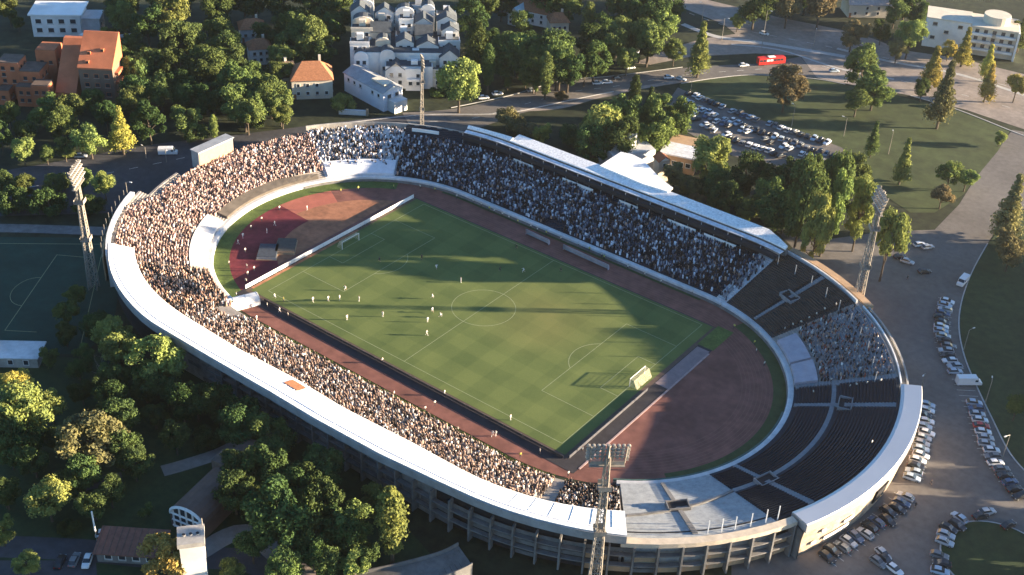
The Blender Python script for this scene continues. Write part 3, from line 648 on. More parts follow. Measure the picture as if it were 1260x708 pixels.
POSES = {'standing': limbs((-.02, .27, 1.15), (.06, .27, .93), (-.02, -.27, 1.15), (.06, -.27, .93), (.02, .11, .5), (0, .12, .09), (.02, -.11, .5), (0, -.12, .09)),
         'walking': limbs((.1, .26, 1.16), (.28, .24, 1.0), (-.14, -.26, 1.16), (-.12, -.26, .92), (-.05, .10, .5), (-.32, .10, .14), (.2, -.10, .52), (.28, -.10, .09)),
         'running': limbs((-.2, .27, 1.2), (-.02, .27, 1.02), (.2, -.27, 1.22), (.42, -.2, 1.3), (.36, .10, .68), (.16, .10, .32), (-.12, -.10, .5), (-.5, -.10, .38))}
SKIN = mat('skin', (.42, .26, .19), var=.1); HAIR = mat('hair', (.03, .022, .016), var=.2)
KIT = {'white': (mat('white_shirt', (.75, .74, .70), var=.05), mat('white_shorts', (.7, .69, .66), var=.05)), 'black': (mat('black_shirt', (.03, .03, .035), var=.1), mat('black_shorts', (.025, .025, .03), var=.1)),
       'yellow': (mat('yellow_vest', (.62, .56, .10), var=.08), mat('dark_trousers', (.04, .04, .05), var=.1)), 'pale': (mat('pale_jacket', (.62, .60, .52), var=.06), mat('dark_trousers', (.04, .04, .05))),
       'red': (mat('red_shirt', (.40, .05, .04), var=.08), mat('red_shorts', (.36, .04, .04)))}
base = {k: person_mesh(k, v) for k, v in POSES.items()}
PM = {}
def pmesh(pose, kit):
    if (pose, kit) in PM: return PM[(pose, kit)]
    me = base[pose].copy(); me.name = 'person'; sh, tr = KIT[kit]; me.materials.clear()
    for q in (sh, tr, SKIN, HAIR): me.materials.append(q)
    for p in me.polygons:
        c = p.center
        if c.z > 1.68 or (c.z > 1.6 and c.x < .0): i = 3
        elif c.z > 1.5: i = 2
        elif abs(c.y) > .22 and c.z < 1.12: i = 2
        elif c.z > .98: i = 0
        elif kit in ('white', 'black', 'red') and c.z < .58: i = 2 if c.z > .38 else 0
        else: i = 1
        p.material_index = i
    PM[(pose, kit)] = me; return me
def person(p, pose, kit, label, group, rz=None, sc=1.0):
    o = obj('person', pmesh(pose, kit), label=label, cat='person', group=group); o.location = p; o.scale = (sc,)*3
    o.rotation_euler = (0, 0, random.uniform(0, 2*PI) if rz is None else rz); return o
ZP = .165
players = [(425, 357, 'white'), (442, 370, 'white'), (427, 393, 'white'), (471, 389, 'white'), (532, 367, 'white'), (532, 384, 'white'), (526, 396, 'white'), (542, 390, 'white'), (525, 412, 'white'),
           (537, 331, 'white'), (519, 319, 'black'), (567, 347, 'white'), (338, 367, 'white'), (349, 371, 'yellow'), (385, 371, 'white'), (404, 370, 'white'), (418, 369, 'white'), (467, 322, 'black'),
           (644, 335, 'white'), (615, 334, 'black'), (690, 334, 'black'), (635, 306, 'black'), (628, 516, 'white')]
where = {0: 'near the penalty area front by the white boards', 9: 'alone near the edge of the big shadow', 10: 'just beyond the lit spit in the shadow', 12: 'closest to the pitch corner by the white tunnel', 18: 'by the halfway line at the shadow edge', 22: 'near the corner by the near floodlight mast'}
pl = sorted(range(len(players)), key=lambda i: players[i][0])
for n_, i in enumerate(pl):
    x, y, k = players[i]; q = at(x, y+1.5); q.z = ZP
    kit = {'white': 'player in a white kit', 'black': 'player in a dark kit', 'yellow': 'official in a yellow top'}[k]
    person(q, random.choice(['running', 'walking', 'standing']), k, f'{kit}, {ordinal(n_+1)} figure from the left on the grass', 'players on the pitch', sc=1.12)
def figures(px, kit, phrase, group, z=.06, pose=None, tall=1.1):
    for n_, (x, y) in enumerate(sorted(px)):
        q = at(x, y+1.2); q.z = z
        k = kit if isinstance(kit, str) else random.choice(kit)
        person(q, pose or random.choice(['standing', 'standing', 'walking']), k, f'{ordinal(n_+1)} {phrase}', group, sc=tall)
figures([(419.5, 237), (441, 234), (484.5, 232), (517, 232), (535, 235.5), (562, 244), (582, 250), (592, 254), (602, 259), (608, 262), (618, 266), (626, 270), (637, 275), (653, 281), (661, 285), (672, 289), (690, 296), (712, 303), (725, 309),
         (740, 316), (743, 319), (772, 331), (793, 340), (813, 349), (852, 362), (886, 378), (903, 404), (928, 424), (930, 434), (940, 450)], ['pale', 'yellow', 'pale'], 'steward from the left along the far track wall', 'stewards along the far track wall')
figures([(344, 258.5), (378, 258), (309, 282), (322, 272), (338, 277), (293, 300), (302, 310.5), (299, 292), (282, 326), (328.6, 286), (304, 330), (305, 339), (303, 348), (313, 333), (291, 365), (316, 394)], ['pale', 'white'], 'figure from the left on the red bend behind the white boards', 'people on the bend behind the goal', z=.09)
figures([(470.5, 446), (485, 487), (523, 506), (535, 499), (563, 531), (606, 536), (610, 536), (547, 486), (329, 378), (344, 384), (354.6, 390), (664, 558), (699, 586), (716, 556), (400, 455), (640, 563)], ['pale', 'yellow', 'white'], 'figure from the left along the near track', 'people along the near track', z=.13)
def on_terrace(px, py):
    for zz in np.arange(11, 1, -.05):
        q = at(px, py, zz); cx = max(-45, min(45, q.x)); d = math.hypot(q.x-cx, q.y)-RI
        if zz <= zt(d)+.45: return Vector((q.x, q.y, zt(d)+.42))
for n_, (x, y) in enumerate(sorted([(1028, 378), (1014, 384), (1004, 390), (995, 395), (985, 400), (965, 408), (975, 403)])):
    person(on_terrace(x, y), 'standing', 'pale', f'{ordinal(n_+1)} steward from the left in the line beside the empty brown seats', 'stewards beside the visiting block')
for n_, (x, y) in enumerate(sorted([(1000, 486), (1022, 471), (1045, 479), (1053, 477), (1066, 475), (1083, 472)])):
    person(on_terrace(x, y), 'standing', 'pale', f'{ordinal(n_+1)} steward from the left between the visiting crowd and black seats', 'stewards above the black seats')
for x, y, lb in ((1072, 548, 'person in dark clothes alone in the empty black seats'),): person(on_terrace(x, y), 'standing', 'pale', 'lone pale figure standing high in the empty black seats', 'lone people')
for x, y, lb in ((1145, 597, 'person standing in the strip of sun on the car park'), (1126, 625, 'dark figure standing in the open middle of the lower car park'), (1116, 345, 'dark figure walking alone on the upper car park')):
    q = at(x, y); q.z = .04; person(q, 'walking', 'black', lb, 'lone people')

# ------------------------------------------------------------------ goals, boards, tunnel, mats, dugouts
def goal(x, sgn, label):
    g = empty('goal', (x, 0, ZP), 0 if sgn > 0 else PI, label, 'goal', 'goals')
    for yy in (-3.66, 3.66): mb = MB(); mb.beam((0, yy, 0), (0, yy, 2.5), .16, n=8); mb.build('post', WHITE, g)
    mb = MB(); mb.beam((0, -3.74, 2.5), (0, 3.74, 2.5), .16, n=8); mb.build('crossbar', WHITE, g)
    nb = MB()
    def strip(a, b, up_):
        a = Vector(a); b = Vector(b); d = Vector(up_)*.02; nb.poly([a-d, b-d, b+d, a+d])
    for k in range(30):
        yy = -3.66+7.32*k/29; strip((0, yy, 2.48), (1.2, yy, 2.3), (0, 1, 0)); strip((1.2, yy, 2.3), (2.3, yy, 0), (0, 1, 0))
    for k in range(10):
        f = k/9; strip((1.2+1.1*f, -3.66, 2.3*(1-f)), (1.2+1.1*f, 3.66, 2.3*(1-f)), (.5, 0, -.8)); 
        for yy in (-3.66, 3.66): strip((0, yy, 2.4*f), (2.3-1.1*f, yy, 2.3*f), (0, 0, 1)); strip((2.3*f, yy, 0), (2.3*f*.5, yy, 2.4*(1-.05*f)), (1, 0, 0))
    for k in range(5): strip((1.2*k/5, -3.66, 2.48-.18*k/5), (1.2*k/5, 3.66, 2.48-.18*k/5), (1, 0, 0))
    nb.build('net', NET, g)
    return g
goal(52, 1, 'white goal with pale net at the bare maroon end'); goal(-52, -1, 'white goal in front of the long white boards')
def boards(p0, p1, nseg, h, mt, phrase, group, z=.13):
    a = Vector((*p0, z)); b_ = Vector((*p1, z)); L = (b_-a).length/nseg; rz = math.atan2(b_.y-a.y, b_.x-a.x)
    fr = MB(); fr.box((0, 0, h/2+.05), (L-.08, .12, h)); fm = fr.mesh('panel', mt); ft = MB()
    for xx in (-L*.35, L*.35): ft.box((xx, -.35, .2), (.08, .7, .06)); ft.beam((xx, -.6, .2), (xx, -.06, h*.8), .06)
    fm2 = ft.mesh('support', GREY)
    for k in range(nseg):
        c = a.lerp(b_, (k+.5)/nseg); o = empty('advertising_board', c, rz, f'{ordinal(k+1)} {phrase}', 'board', group); obj('panel', fm, o); obj('support', fm2, o)
boards((-57.6, -37.6), (-57.2, 35), 12, 1.25, WHITE, 'white board from the tunnel in the row behind the goal', 'white boards behind the goal')
boards((55.5, -38.4), (-49, -38.4), 17, .75, mat('board_dark', (.05, .05, .055), var=.2), 'board from the bare end in the dark row by the near track', 'dark boards along the near touchline')
boards((56.6, -2), (56.6, -37.5), 6, .9, mat('board_dark2', (.07, .07, .08), var=.2), 'board from the goal in the dark row at the bare end', 'dark boards at the bare end')
loft_ = MB(); loft_.box((60.6, -8, .12), (.5, 62, .12)); loft_.build('kerb', mat('kerb_pink', (.36, .26, .24), var=.2, scale=.6), kind='structure')
sheet('tan_strip', [(-57.0, -36), (-55.6, -36), (-55.2, 8), (-57.0, 8)], .145, CLAY, world=True)
a = Vector((-57.2, -55.5, 0)); b_ = Vector((-50.2, -39.6, 0)); c = (a+b_)/2; L = (b_-a).length
tn = empty('players_tunnel', c, math.atan2(b_.y-a.y, b_.x-a.x)-PI/2, 'white arched tunnel running from the near stand onto the pitch corner', 'tunnel')
mb = MB(); prof = [(2.0, 0), (2.0, 1.7), (1.5, 2.5), (.6, 2.9), (-.6, 2.9), (-1.5, 2.5), (-2.0, 1.7), (-2.0, 0)]; mb.prism(prof, -L/2, L/2); mb.build('canopy', WHITE, tn)
mb = MB(); mb.prism([(1.5, .02), (1.5, 1.6), (1.1, 2.2), (.4, 2.45), (-.4, 2.45), (-1.1, 2.2), (-1.5, 1.6), (-1.5, .02)], L/2-.2, L/2+.03); mb.build('mouth', DARK, tn)
for k in range(6): mb = MB(); mb.prism([(x_*1.02, z_*1.02) for x_, z_ in prof], -L/2+L*k/5.05-.1, -L/2+L*k/5.05+.1); mb.build('rib', BWHITE, tn)
for k, (x, y) in enumerate(((330, 312), (352, 305))):
    p = at(x, y); p.z = .1
    o = empty('landing_mat', p, VANG+.05, ('dark blue landing mat farther from the white boards', 'dark grey landing mat beside the white boards')[k], 'mat', 'landing mats on the clay')
    mb = MB(); mb.box((0, 0, .55), (5.6, 7.6, .9)); mb.build('cushion', mat('mat_blue', (.05, .06, .075), var=.2) if k == 0 else mat('mat_grey', (.075, .07, .06), var=.2), o)
    mb = MB(); mb.box((0, 0, .05), (6.2, 8.4, .1)); mb.build('base', TAN, o)
    mb = MB(); mb.box((0, -3.85, .5), (5.7, .1, .7)); mb.build('skirt', TAN if k else GREY, o)
for k, (p0, p1) in enumerate((((647, 289), (675, 302)), ((693, 308), (748, 333)))):
    a = at(*p0); b_ = at(*p1); c = (a+b_)/2; L = (b_-a).length
    o = empty('dugout', (c.x, c.y, .06), math.atan2(b_.y-a.y, b_.x-a.x), ('short grey team dugout on the far track', 'long grey team dugout on the far track')[k], 'dugout', 'team dugouts')
    mb = MB(); P_ = [(.9*math.cos(t), 2.1*math.sin(t)) for t in np.linspace(0.15, PI*.5, 7)]
    for j in range(6): mb.poly([(-L/2, P_[j][0]-.2, P_[j][1]), (L/2, P_[j][0]-.2, P_[j][1]), (L/2, P_[j+1][0]-.2, P_[j+1][1]), (-L/2, P_[j+1][0]-.2, P_[j+1][1])])
    mb.build('shelter', LILAC, o); mb = MB(); mb.box((0, .25, .45), (L-.3, .5, .1)); mb.box((0, .5, .7), (L-.3, .08, .5)); mb.build('bench', GREY, o)
    for xx in (-L/2, L/2): mb = MB(); mb.poly([(xx, q[0]-.2, q[1]) for q in P_]+[(xx, -.2, .05), (xx, .6, .05)]); mb.build('end_panel', LILAC, o)
# cabin on the rim of the packed curve
x, y = P2(sL(179.5), 21.2); x1, y1 = P2(sL(179.5), 10)
cb = empty('rim_cabin', (x, y, 7.2), math.atan2(y1-y, x1-x)+PI/2+.02, 'long tan-fronted cabin on the rim above the packed curve', 'cabin')
mb = MB(); mb.box((0, 1.6, 3.1), (14.6, 3.4, 6.0)); mb.build('wall', GREY, cb); mb = MB(); mb.box((0, -.16, 3.0), (14.2, .12, 5.2)); mb.build('front_panel', mat('cabin_tan', (.44, .27, .17), var=.1), cb)
mb = MB(); mb.box((0, 1.5, 6.25), (15.2, 4.0, .3)); mb.build('roof', GREY, cb)
mb = MB(); mb.box((0, 1.6, -3.4), (13, 2.6, 7.4)); mb.build('base', CONCD, cb)
# hedge between track and near stand
def leafquads(n_, centers, nrm, size, r):
    t = r.normal(size=(n_, 3)); nn = nrm+r.normal(0, .55, (n_, 3)); nn /= np.linalg.norm(nn, axis=1, keepdims=True)
    u_ = np.cross(nn, t); u_ /= np.linalg.norm(u_, axis=1, keepdims=True)+1e-9; v_ = np.cross(nn, u_); s_ = size*r.uniform(.6, 1.35, (n_, 1))
    V = np.stack([centers-u_*s_*.62, centers-v_*s_*.38+nn*s_*.1, centers+u_*s_*.62, centers+v_*s_*.38+nn*s_*.1], 1).reshape(-1, 3)
    return V, [(4*k, 4*k+1, 4*k+2, 4*k+3) for k in range(n_)]
LEAF = {'d': leafmat('leaf_dark', (.070, .105, .036)), 'm': leafmat('leaf_mid', (.120, .160, .050)), 'l': leafmat('leaf_light', (.20, .245, .072)), 'y': leafmat('leaf_yellow', (.40, .34, .09)), 'w': leafmat('leaf_brown', (.19, .17, .08))}
r = np.random.default_rng(11)
def hedge(s0, s1, d0, d1, h, n_, label):
    ss = r.uniform(s0, s1, n_); dd = r.uniform(d0, d1, n_); zz = h*np.sqrt(r.uniform(.05, 1, n_)); C = np.array([(*P2(a, b), c_) for a, b, c_ in zip(ss, dd, zz)])
    V, F = leafquads(n_, C, np.array([[0, 0, 1.]]), .42, r); o = empty('hedge', (0, 0, 0), label=label, cat='hedge')
    obj('foliage', mesh('foliage', V, F, LEAF['d']), o)
    loft(s0, s1, [(d0+.2, 0), (d0+.3, h*.8), (d1-.3, h*.85), (d1-.2, 0)], True).build('stems', SOIL, o)
hedge(sR(-74), sN(-40), 1.2, 3.9, 1.2, 9000, 'long clipped dark hedge between the near track and the crowd')

# ------------------------------------------------------------------ trees
def crown_mesh(kind, seed):
    r = np.random.default_rng(seed)
    if kind == 'r': nb, R, zc = 34, np.array([4, 4, 3.9]), 6.3
    elif kind == 'o': nb, R, zc = 30, np.array([4.2, 3.8, 3.4]), 5.6
    elif kind == 'p': nb, R, zc = 22, np.array([2.1, 2.1, 6.2]), 7.2
    elif kind == 'c': nb, R, zc = 26, np.array([2.9, 2.9, 6.5]), 7.0
    else: nb, R, zc = 18, np.array([4, 4, 2.6]), 2.3
    R = R*r.uniform([.82, .82, .85], [1.12, 1.12, 1.18]); skew = r.normal(0, .16, 2)
    B = []
    for k in range(nb):
        while True:
            q = r.uniform(-1, 1, 3); nq = np.linalg.norm(q)
            if .25 < nq < .98: break
        q *= (.58+.3*r.random())/max(nq, .6)
        if kind == 'c': zz = -1+1.95*(k+.5)/nb; a = k*2.4; rr = (1.0-zz)/2*.62*r.uniform(.6, 1); q = np.array([rr*math.cos(a), rr*math.sin(a), zz*.9])
        if kind == 'p': zz = -1+1.95*(k+.5)/nb; a = k*2.4; rr = .45*math.sqrt(max(0, 1-zz*zz))*r.uniform(.5, 1); q = np.array([rr*math.cos(a), rr*math.sin(a), zz*.92])
        br = (r.uniform(.20, .40) if kind in 'ro' else r.uniform(.3, .42))*4 if kind not in 'pc' else (r.uniform(1.1, 1.4)*max(.5, math.sqrt(max(0, 1-q[2]**2))) if kind == 'p' else r.uniform(.9, 1.2)*max(.5, (1.0-q[2])*.85))
        q[:2] += skew*(q[2]+.3)*(kind in 'ro')
        if kind in 'ro' and r.random() < .3: br *= .62; q = q*1.12
        B.append((q*R+np.array([0, 0, zc]), br*(1.0 if kind != 'b' else .8)))
    V = []; F = []; n0 = 0
    per = 230 if kind in 'ro' else 220
    for c, br in B:
        d = r.normal(size=(per, 3)); d /= np.linalg.norm(d, axis=1, keepdims=True); d[:, 2] = np.where(d[:, 2] < -.5, -d[:, 2], d[:, 2])
        rad = br*(r.uniform(.5, 1.28, (per, 1))); C = c+d*rad*np.array([1, 1, .86])
        v_, f_ = leafquads(per, C, d, .42 if kind in 'rob' else .36, r); V.append(v_); F += [tuple(i+n0 for i in q) for q in f_]; n0 += len(v_)
        # inner mass that stops light leaking through
        bm = bmesh.new(); bmesh.ops.create_icosphere(bm, subdivisions=1, radius=br*.56)
        for vv in bm.verts: vv.co *= r.uniform(.85, 1.15)
        iv = np.array([tuple(vv.co) for vv in bm.verts])+c; V.append(iv); F += [tuple(vv.index+n0 for vv in f.verts) for f in bm.faces]; n0 += len(iv); bm.free()
    return mesh('crown', np.concatenate(V), F, LEAF['m']), B
def trunk_mesh(kind, B, seed):
    r = random.Random(seed); mb = MB(); top = {'r': 6, 'o': 5, 'p': 11, 'c': 12, 'b': 2}[kind]
    p = Vector((0, 0, -.1)); wd = .55
    for k in range(5):
        q = Vector((r.uniform(-.15, .15)*k, r.uniform(-.15, .15)*k, top*(k+1)/5)); mb.beam(p, q, wd, n=7, w2=wd*.84); p = q; wd *= .84
    for c, br in B[:9 if kind in 'ro' else 4]:
        z = min(top*.85, max(top*.35, c[2]-2.2)); mb.beam((0, 0, z), tuple(c), .22, n=5, w2=.07)
    return mb.mesh('trunk', BARK)
TM = {}
for kind in 'ropcb':
    for sd_ in range(7 if kind in 'ro' else 3):
        cm, B = crown_mesh(kind, 100+ord(kind)+sd_); TM.setdefault(kind, []).append((cm, trunk_mesh(kind, B, sd_)))
ZC = {'r': 6.3, 'o': 5.6, 'p': 7.2, 'c': 6.5, 'b': 2.0}; BW = {'r': 9.6, 'o': 9.6, 'p': 5.2, 'c': 6.4, 'b': 8.6}
ADJ = {'d': 'dark green', 'm': 'mid green', 'l': 'bright green', 'y': 'yellow', 'w': 'brownish'}
SHP = {'r': 'round tree', 'o': 'spreading tree', 'p': 'slender column-shaped tree', 'c': 'pointed tree', 'b': 'low bush'}
SH2 = {'r': 'broadleaf_tree', 'o': 'broadleaf_tree', 'p': 'columnar_tree', 'c': 'conical_tree', 'b': 'bush'}
rt2 = random.Random(5)
def tree_at(loc, sc, kind, hue, label, group, zs=1.0):
    cm, tm = rt2.choice(TM[kind])
    o = empty(SH2[kind], loc, rt2.uniform(0, 2*PI), label, 'bush' if kind == 'b' else 'tree', group); o.scale = (sc*rt2.uniform(.9, 1.1), sc*rt2.uniform(.9, 1.1), sc*zs*rt2.uniform(.9, 1.15))
    c = obj('crown', cm, o); c.material_slots[0].link = 'OBJECT'; c.material_slots[0].material = LEAF[hue]; obj('trunk', tm, o); return o
NTREE = [0]; TALL = {(44, 1005), (46, 1020), (62, 990), (54, 1030), (44, 1060), (44, 1000), (52, 1095)}
def fill(n_, x0, x1, y0, y1, sd_, w0=42, hu='ddmm'):
    r_ = random.Random(sd_); return [(round(r_.uniform(x0, x1), 1), round(r_.uniform(y0, y1), 1), r_.uniform(w0-6, w0+14), r_.choice('rro'), r_.choice(hu)) for _ in range(n_)]
def trees(where, lst, group, zs0=1.0):
    for n_, (x, y, wpx, kind, hue) in enumerate(sorted(lst)):
        q = at(x, y, 6)
        zs = zs0 if (wpx, x) in TALL or zs0 < 1.5 else 1.1
        for _ in range(3): sc = wpx/pxm(q)/BW[kind]; q = at(x, y, ZC[kind]*sc*zs)
        sz = 'big' if sc > 1.25 else ('small' if sc < .62 else 'middle-sized')
        cx = max(-45, min(45, q.x)); d = math.hypot(q.x-cx, q.y)-RI
        lim = 31 if q.y > -40 else 36
        if d < lim+1.2*sc:
            nx, ny = (q.x-cx)/(d+RI), q.y/(d+RI); q.x += nx*(lim+1.2*sc-d); q.y += ny*(lim+1.2*sc-d)
        tree_at((q.x, q.y, 0), sc, kind, hue, f'{ADJ[hue]} {SHP[kind]}, {ordinal(n_+1)} from the left {where}', group, zs); NTREE[0] += 1
trees('around the terracotta flats', [(10, 12, 34, 'r', 'm'), (22, 28, 22, 'o', 'd'), (133, 42, 26, 'b', 'l'), (50, 133, 46, 'o', 'm'), (85, 133, 44, 'r', 'm'), (112, 122, 36, 'o', 'm'), (10, 142, 34, 'o', 'm'), (75, 155, 40, 'r', 'm'), (28, 186, 32, 'r', 'l'),
       (57, 190, 22, 'r', 'm'), (79, 182, 30, 'r', 'm'), (110, 172, 46, 'o', 'l'), (148, 158, 36, 'c', 'y'), (30, 158, 36, 'r', 'd'), (0, 168, 34, 'r', 'd'), (130, 140, 40, 'r', 'd')], 'trees around the terracotta flats')
trees('in the wood beside the tile-roofed houses', [(165, 55, 38, 'r', 'd'), (187, 75, 44, 'o', 'd'), (206, 62, 28, 'r', 'm'), (207, 12, 62, 'r', 'l'), (235, 45, 52, 'r', 'd'), (272, 35, 46, 'o', 'm'), (255, 80, 52, 'r', 'm'), (290, 98, 58, 'r', 'm'), (262, 116, 52, 'o', 'd'),
       (300, 128, 58, 'r', 'm'), (332, 114, 60, 'o', 'm'), (347, 140, 32, 'r', 'l'), (183, 150, 48, 'r', 'd'), (197, 112, 48, 'o', 'm'), (160, 118, 40, 'r', 'd'), (228, 146, 46, 'o', 'm'), (263, 155, 16, 'p', 'l'), (222, 110, 40, 'r', 'd'), (310, 150, 34, 'b', 'd'),
       (155, 90, 34, 'r', 'd'), (240, 165, 34, 'b', 'd'), (330, 40, 40, 'r', 'd'), (360, 55, 50, 'r', 'd'), (395, 60, 44, 'r', 'd'), (370, 22, 40, 'o', 'd'), (392, 8, 44, 'r', 'l'), (370, 103, 12, 'p', 'm'), (280, 62, 44, 'r', 'd'), (424, 128, 34, 'b', 'l'), (180, 25, 50, 'r', 'd'), (310, 5, 40, 'r', 'd'), (340, 8, 34, 'o', 'd')]+fill(22, 150, 350, 70, 150, 31)+fill(6, 140, 290, 10, 60, 32)+fill(9, 230, 430, -12, 14, 51)+fill(4, 120, 200, -8, 12, 52)+fill(4, 330, 410, 20, 55, 33), 'trees in the wood beside the flats')
trees('beside the dark training pitch', [(0, 226, 36, 'b', 'd'), (30, 226, 34, 'r', 'm'), (66, 228, 38, 'b', 'm'), (100, 222, 30, 'r', 'm'), (128, 228, 34, 'r', 'l'), (15, 250, 50, 'b', 'd'), (60, 252, 50, 'b', 'd'), (110, 252, 44, 'b', 'd'), (92, 362, 34, 'o', 'm'), (82, 385, 40, 'o', 'm')], 'trees by the training pitch')
trees('in the grove along the upper road', [(565, 103, 60, 'r', 'l'), (601, 85, 24, 'p', 'd'), (638, 58, 62, 'r', 'm'), (660, 100, 13, 'p', 'l'), (647, 92, 13, 'p', 'm'), (672, 92, 24, 'p', 'm'), (625, 98, 14, 'c', 'm'), (682, 62, 62, 'r', 'd'), (600, 48, 40, 'r', 'd'), (725, 22, 22, 'p', 'm'),
       (748, 56, 50, 'o', 'm'), (766, 18, 48, 'r', 'd'), (795, 12, 46, 'r', 'd'), (817, 30, 40, 'r', 'l'), (772, 72, 36, 'r', 'l'), (728, 48, 54, 'r', 'd'), (700, 88, 44, 'r', 'd'), (720, 85, 40, 'o', 'd'), (642, 28, 40, 'o', 'm'), (620, 75, 50, 'r', 'd'), (655, 72, 40, 'r', 'm'), (760, 40, 50, 'r', 'm'), (700, 8, 40, 'r', 'd'), (830, 62, 32, 'r', 'm'), (800, 50, 44, 'r', 'd'),
       (585, 62, 34, 'p', 'd'), (540, 112, 30, 'b', 'd'), (862, 62, 36, 'c', 'l'), (908, 27, 20, 'r', 'l'), (580, 20, 50, 'r', 'd'), (690, 118, 20, 'b', 'w')]+fill(10, 610, 740, 50, 90, 34)+fill(7, 740, 830, 5, 60, 35)+fill(8, 560, 780, -14, 8, 53), 'trees in the upper grove')
trees('in the belt behind the far stand', [(740, 160, 60, 'r', 'l'), (780, 122, 22, 'p', 'd'), (800, 128, 24, 'c', 'd'), (765, 148, 52, 'r', 'm'), (806, 160, 56, 'r', 'l'), (832, 142, 38, 'o', 'm'), (776, 184, 34, 'r', 'm'), (750, 186, 34, 'o', 'd'), (667, 163, 28, 'r', 'l'), (628, 150, 44, 'b', 'w'), (875, 192, 62, 'r', 'l'), (848, 232, 36, 'o', 'w'), (885, 226, 40, 'o', 'm'),
       (920, 216, 52, 'r', 'd'), (952, 226, 56, 'r', 'd'), (990, 240, 62, 'r', 'm'), (1030, 232, 54, 'r', 'm'), (1060, 258, 44, 'r', 'l'), (1005, 286, 44, 'r', 'l'), (1095, 293, 52, 'o', 'l'), (830, 216, 34, 'o', 'w'), (900, 240, 46, 'b', 'd'), (940, 255, 52, 'b', 'm'), (972, 268, 40, 'b', 'd'), (1050, 212, 52, 'r', 'm'), (1075, 172, 22, 'c', 'm'), (1020, 262, 46, 'r', 'l'), (870, 228, 40, 'b', 'd'), (650, 160, 30, 'b', 'w'),
       (720, 175, 40, 'b', 'd'), (700, 168, 34, 'b', 'd'), (970, 215, 40, 'r', 'd'), (1000, 215, 44, 'o', 'm'), (858, 248, 26, 'r', 'w'), (918, 258, 32, 'r', 'm'), (885, 205, 30, 'b', 'd')]+fill(8, 730, 830, 130, 175, 36)+fill(14, 880, 1050, 215, 262, 37), 'trees in the belt behind the far stand', 2.1)
trees('in the park by the road junction', [(968, 106, 54, 'r', 'w'), (1063, 82, 58, 'r', 'm'), (1078, 104, 54, 'r', 'l'), (1055, 124, 38, 'o', 'm'), (1085, 40, 26, 'r', 'd'), (1120, 46, 44, 'r', 'l'), (1150, 80, 34, 'c', 'y'), (1188, 58, 26, 'c', 'y'), (1168, 62, 22, 'r', 'y'), (1216, 78, 24, 'c', 'y'), (1217, 102, 26, 'c', 'y'), (1252, 106, 34, 'r', 'y'), (1162, 120, 42, 'c', 'w'), (1231, 170, 18, 'r', 'l'),
       (1112, 202, 28, 'c', 'l'), (1170, 212, 42, 'o', 'l'), (1190, 219, 30, 'r', 'l'), (1160, 240, 34, 'o', 'w'), (1245, 255, 48, 'c', 'w'), (1245, 308, 48, 'r', 'w'), (1252, 500, 36, 'r', 'm'), (1010, 5, 50, 'r', 'w'), (970, 8, 44, 'r', 'w'), (1050, 40, 40, 'r', 'w'), (1105, 60, 30, 'r', 'w'), (1135, 110, 26, 'r', 'm'), (930, 6, 50, 'r', 'd'), (1258, 40, 40, 'r', 'm')]+fill(5, 900, 1030, -14, 4, 54)+fill(3, 1100, 1130, -10, 15, 55), 'trees in the park by the junction')
trees('in the park below the white roof', [(20, 468, 44, 'r', 'y'), (28, 508, 80, 'r', 'l'), (62, 498, 50, 'o', 'l'), (110, 540, 86, 'r', 'w'), (130, 515, 50, 'o', 'm'), (58, 612, 62, 'r', 'l'), (12, 556, 44, 'r', 'm'), (5, 610, 32, 'r', 'm'), (2, 655, 36, 'r', 'l'), (32, 692, 40, 'r', 'l'), (132, 478, 40, 'r', 'd'), (148, 432, 56, 'r', 'm'), (165, 402, 48, 'r', 'l'), (205, 436, 74, 'r', 'l'), (232, 446, 40, 'o', 'l'),
       (262, 490, 56, 'r', 'd'), (347, 528, 62, 'r', 'm'), (320, 580, 72, 'r', 'd'), (288, 604, 60, 'r', 'd'), (345, 640, 88, 'r', 'd'), (395, 622, 70, 'r', 'd'), (370, 600, 60, 'r', 'd'), (420, 565, 34, 'r', 'm'), (432, 640, 64, 'r', 'm'), (482, 640, 54, 'p', 'l'), (468, 610, 50, 'r', 'm'), (436, 692, 46, 'r', 'l'), (350, 694, 56, 'r', 'm'), (202, 692, 66, 'r', 'y'), (178, 627, 20, 'r', 'l'), (284, 700, 40, 'o', 'm'),
       (165, 568, 50, 'r', 'd'), (135, 604, 44, 'r', 'd'), (95, 445, 44, 'r', 'd'), (60, 440, 30, 'o', 'm'), (100, 480, 40, 'o', 'd'), (225, 500, 50, 'r', 'd'), (190, 510, 40, 'o', 'd'), (305, 530, 50, 'o', 'd'), (255, 540, 40, 'b', 'd'), (400, 690, 50, 'r', 'd'), (310, 670, 50, 'r', 'd'), (180, 470, 46, 'r', 'd'), (40, 560, 56, 'r', 'd'), (85, 650, 30, 'b', 'd'), (118, 400, 44, 'o', 'd'), (80, 410, 36, 'o', 'd')]+fill(13, 120, 340, 450, 560, 41, 50, 'd')+fill(13, 280, 470, 560, 700, 42, 52, 'd')+fill(7, 0, 170, 530, 640, 43, 46, 'd'), 'trees in the park below the white roof')

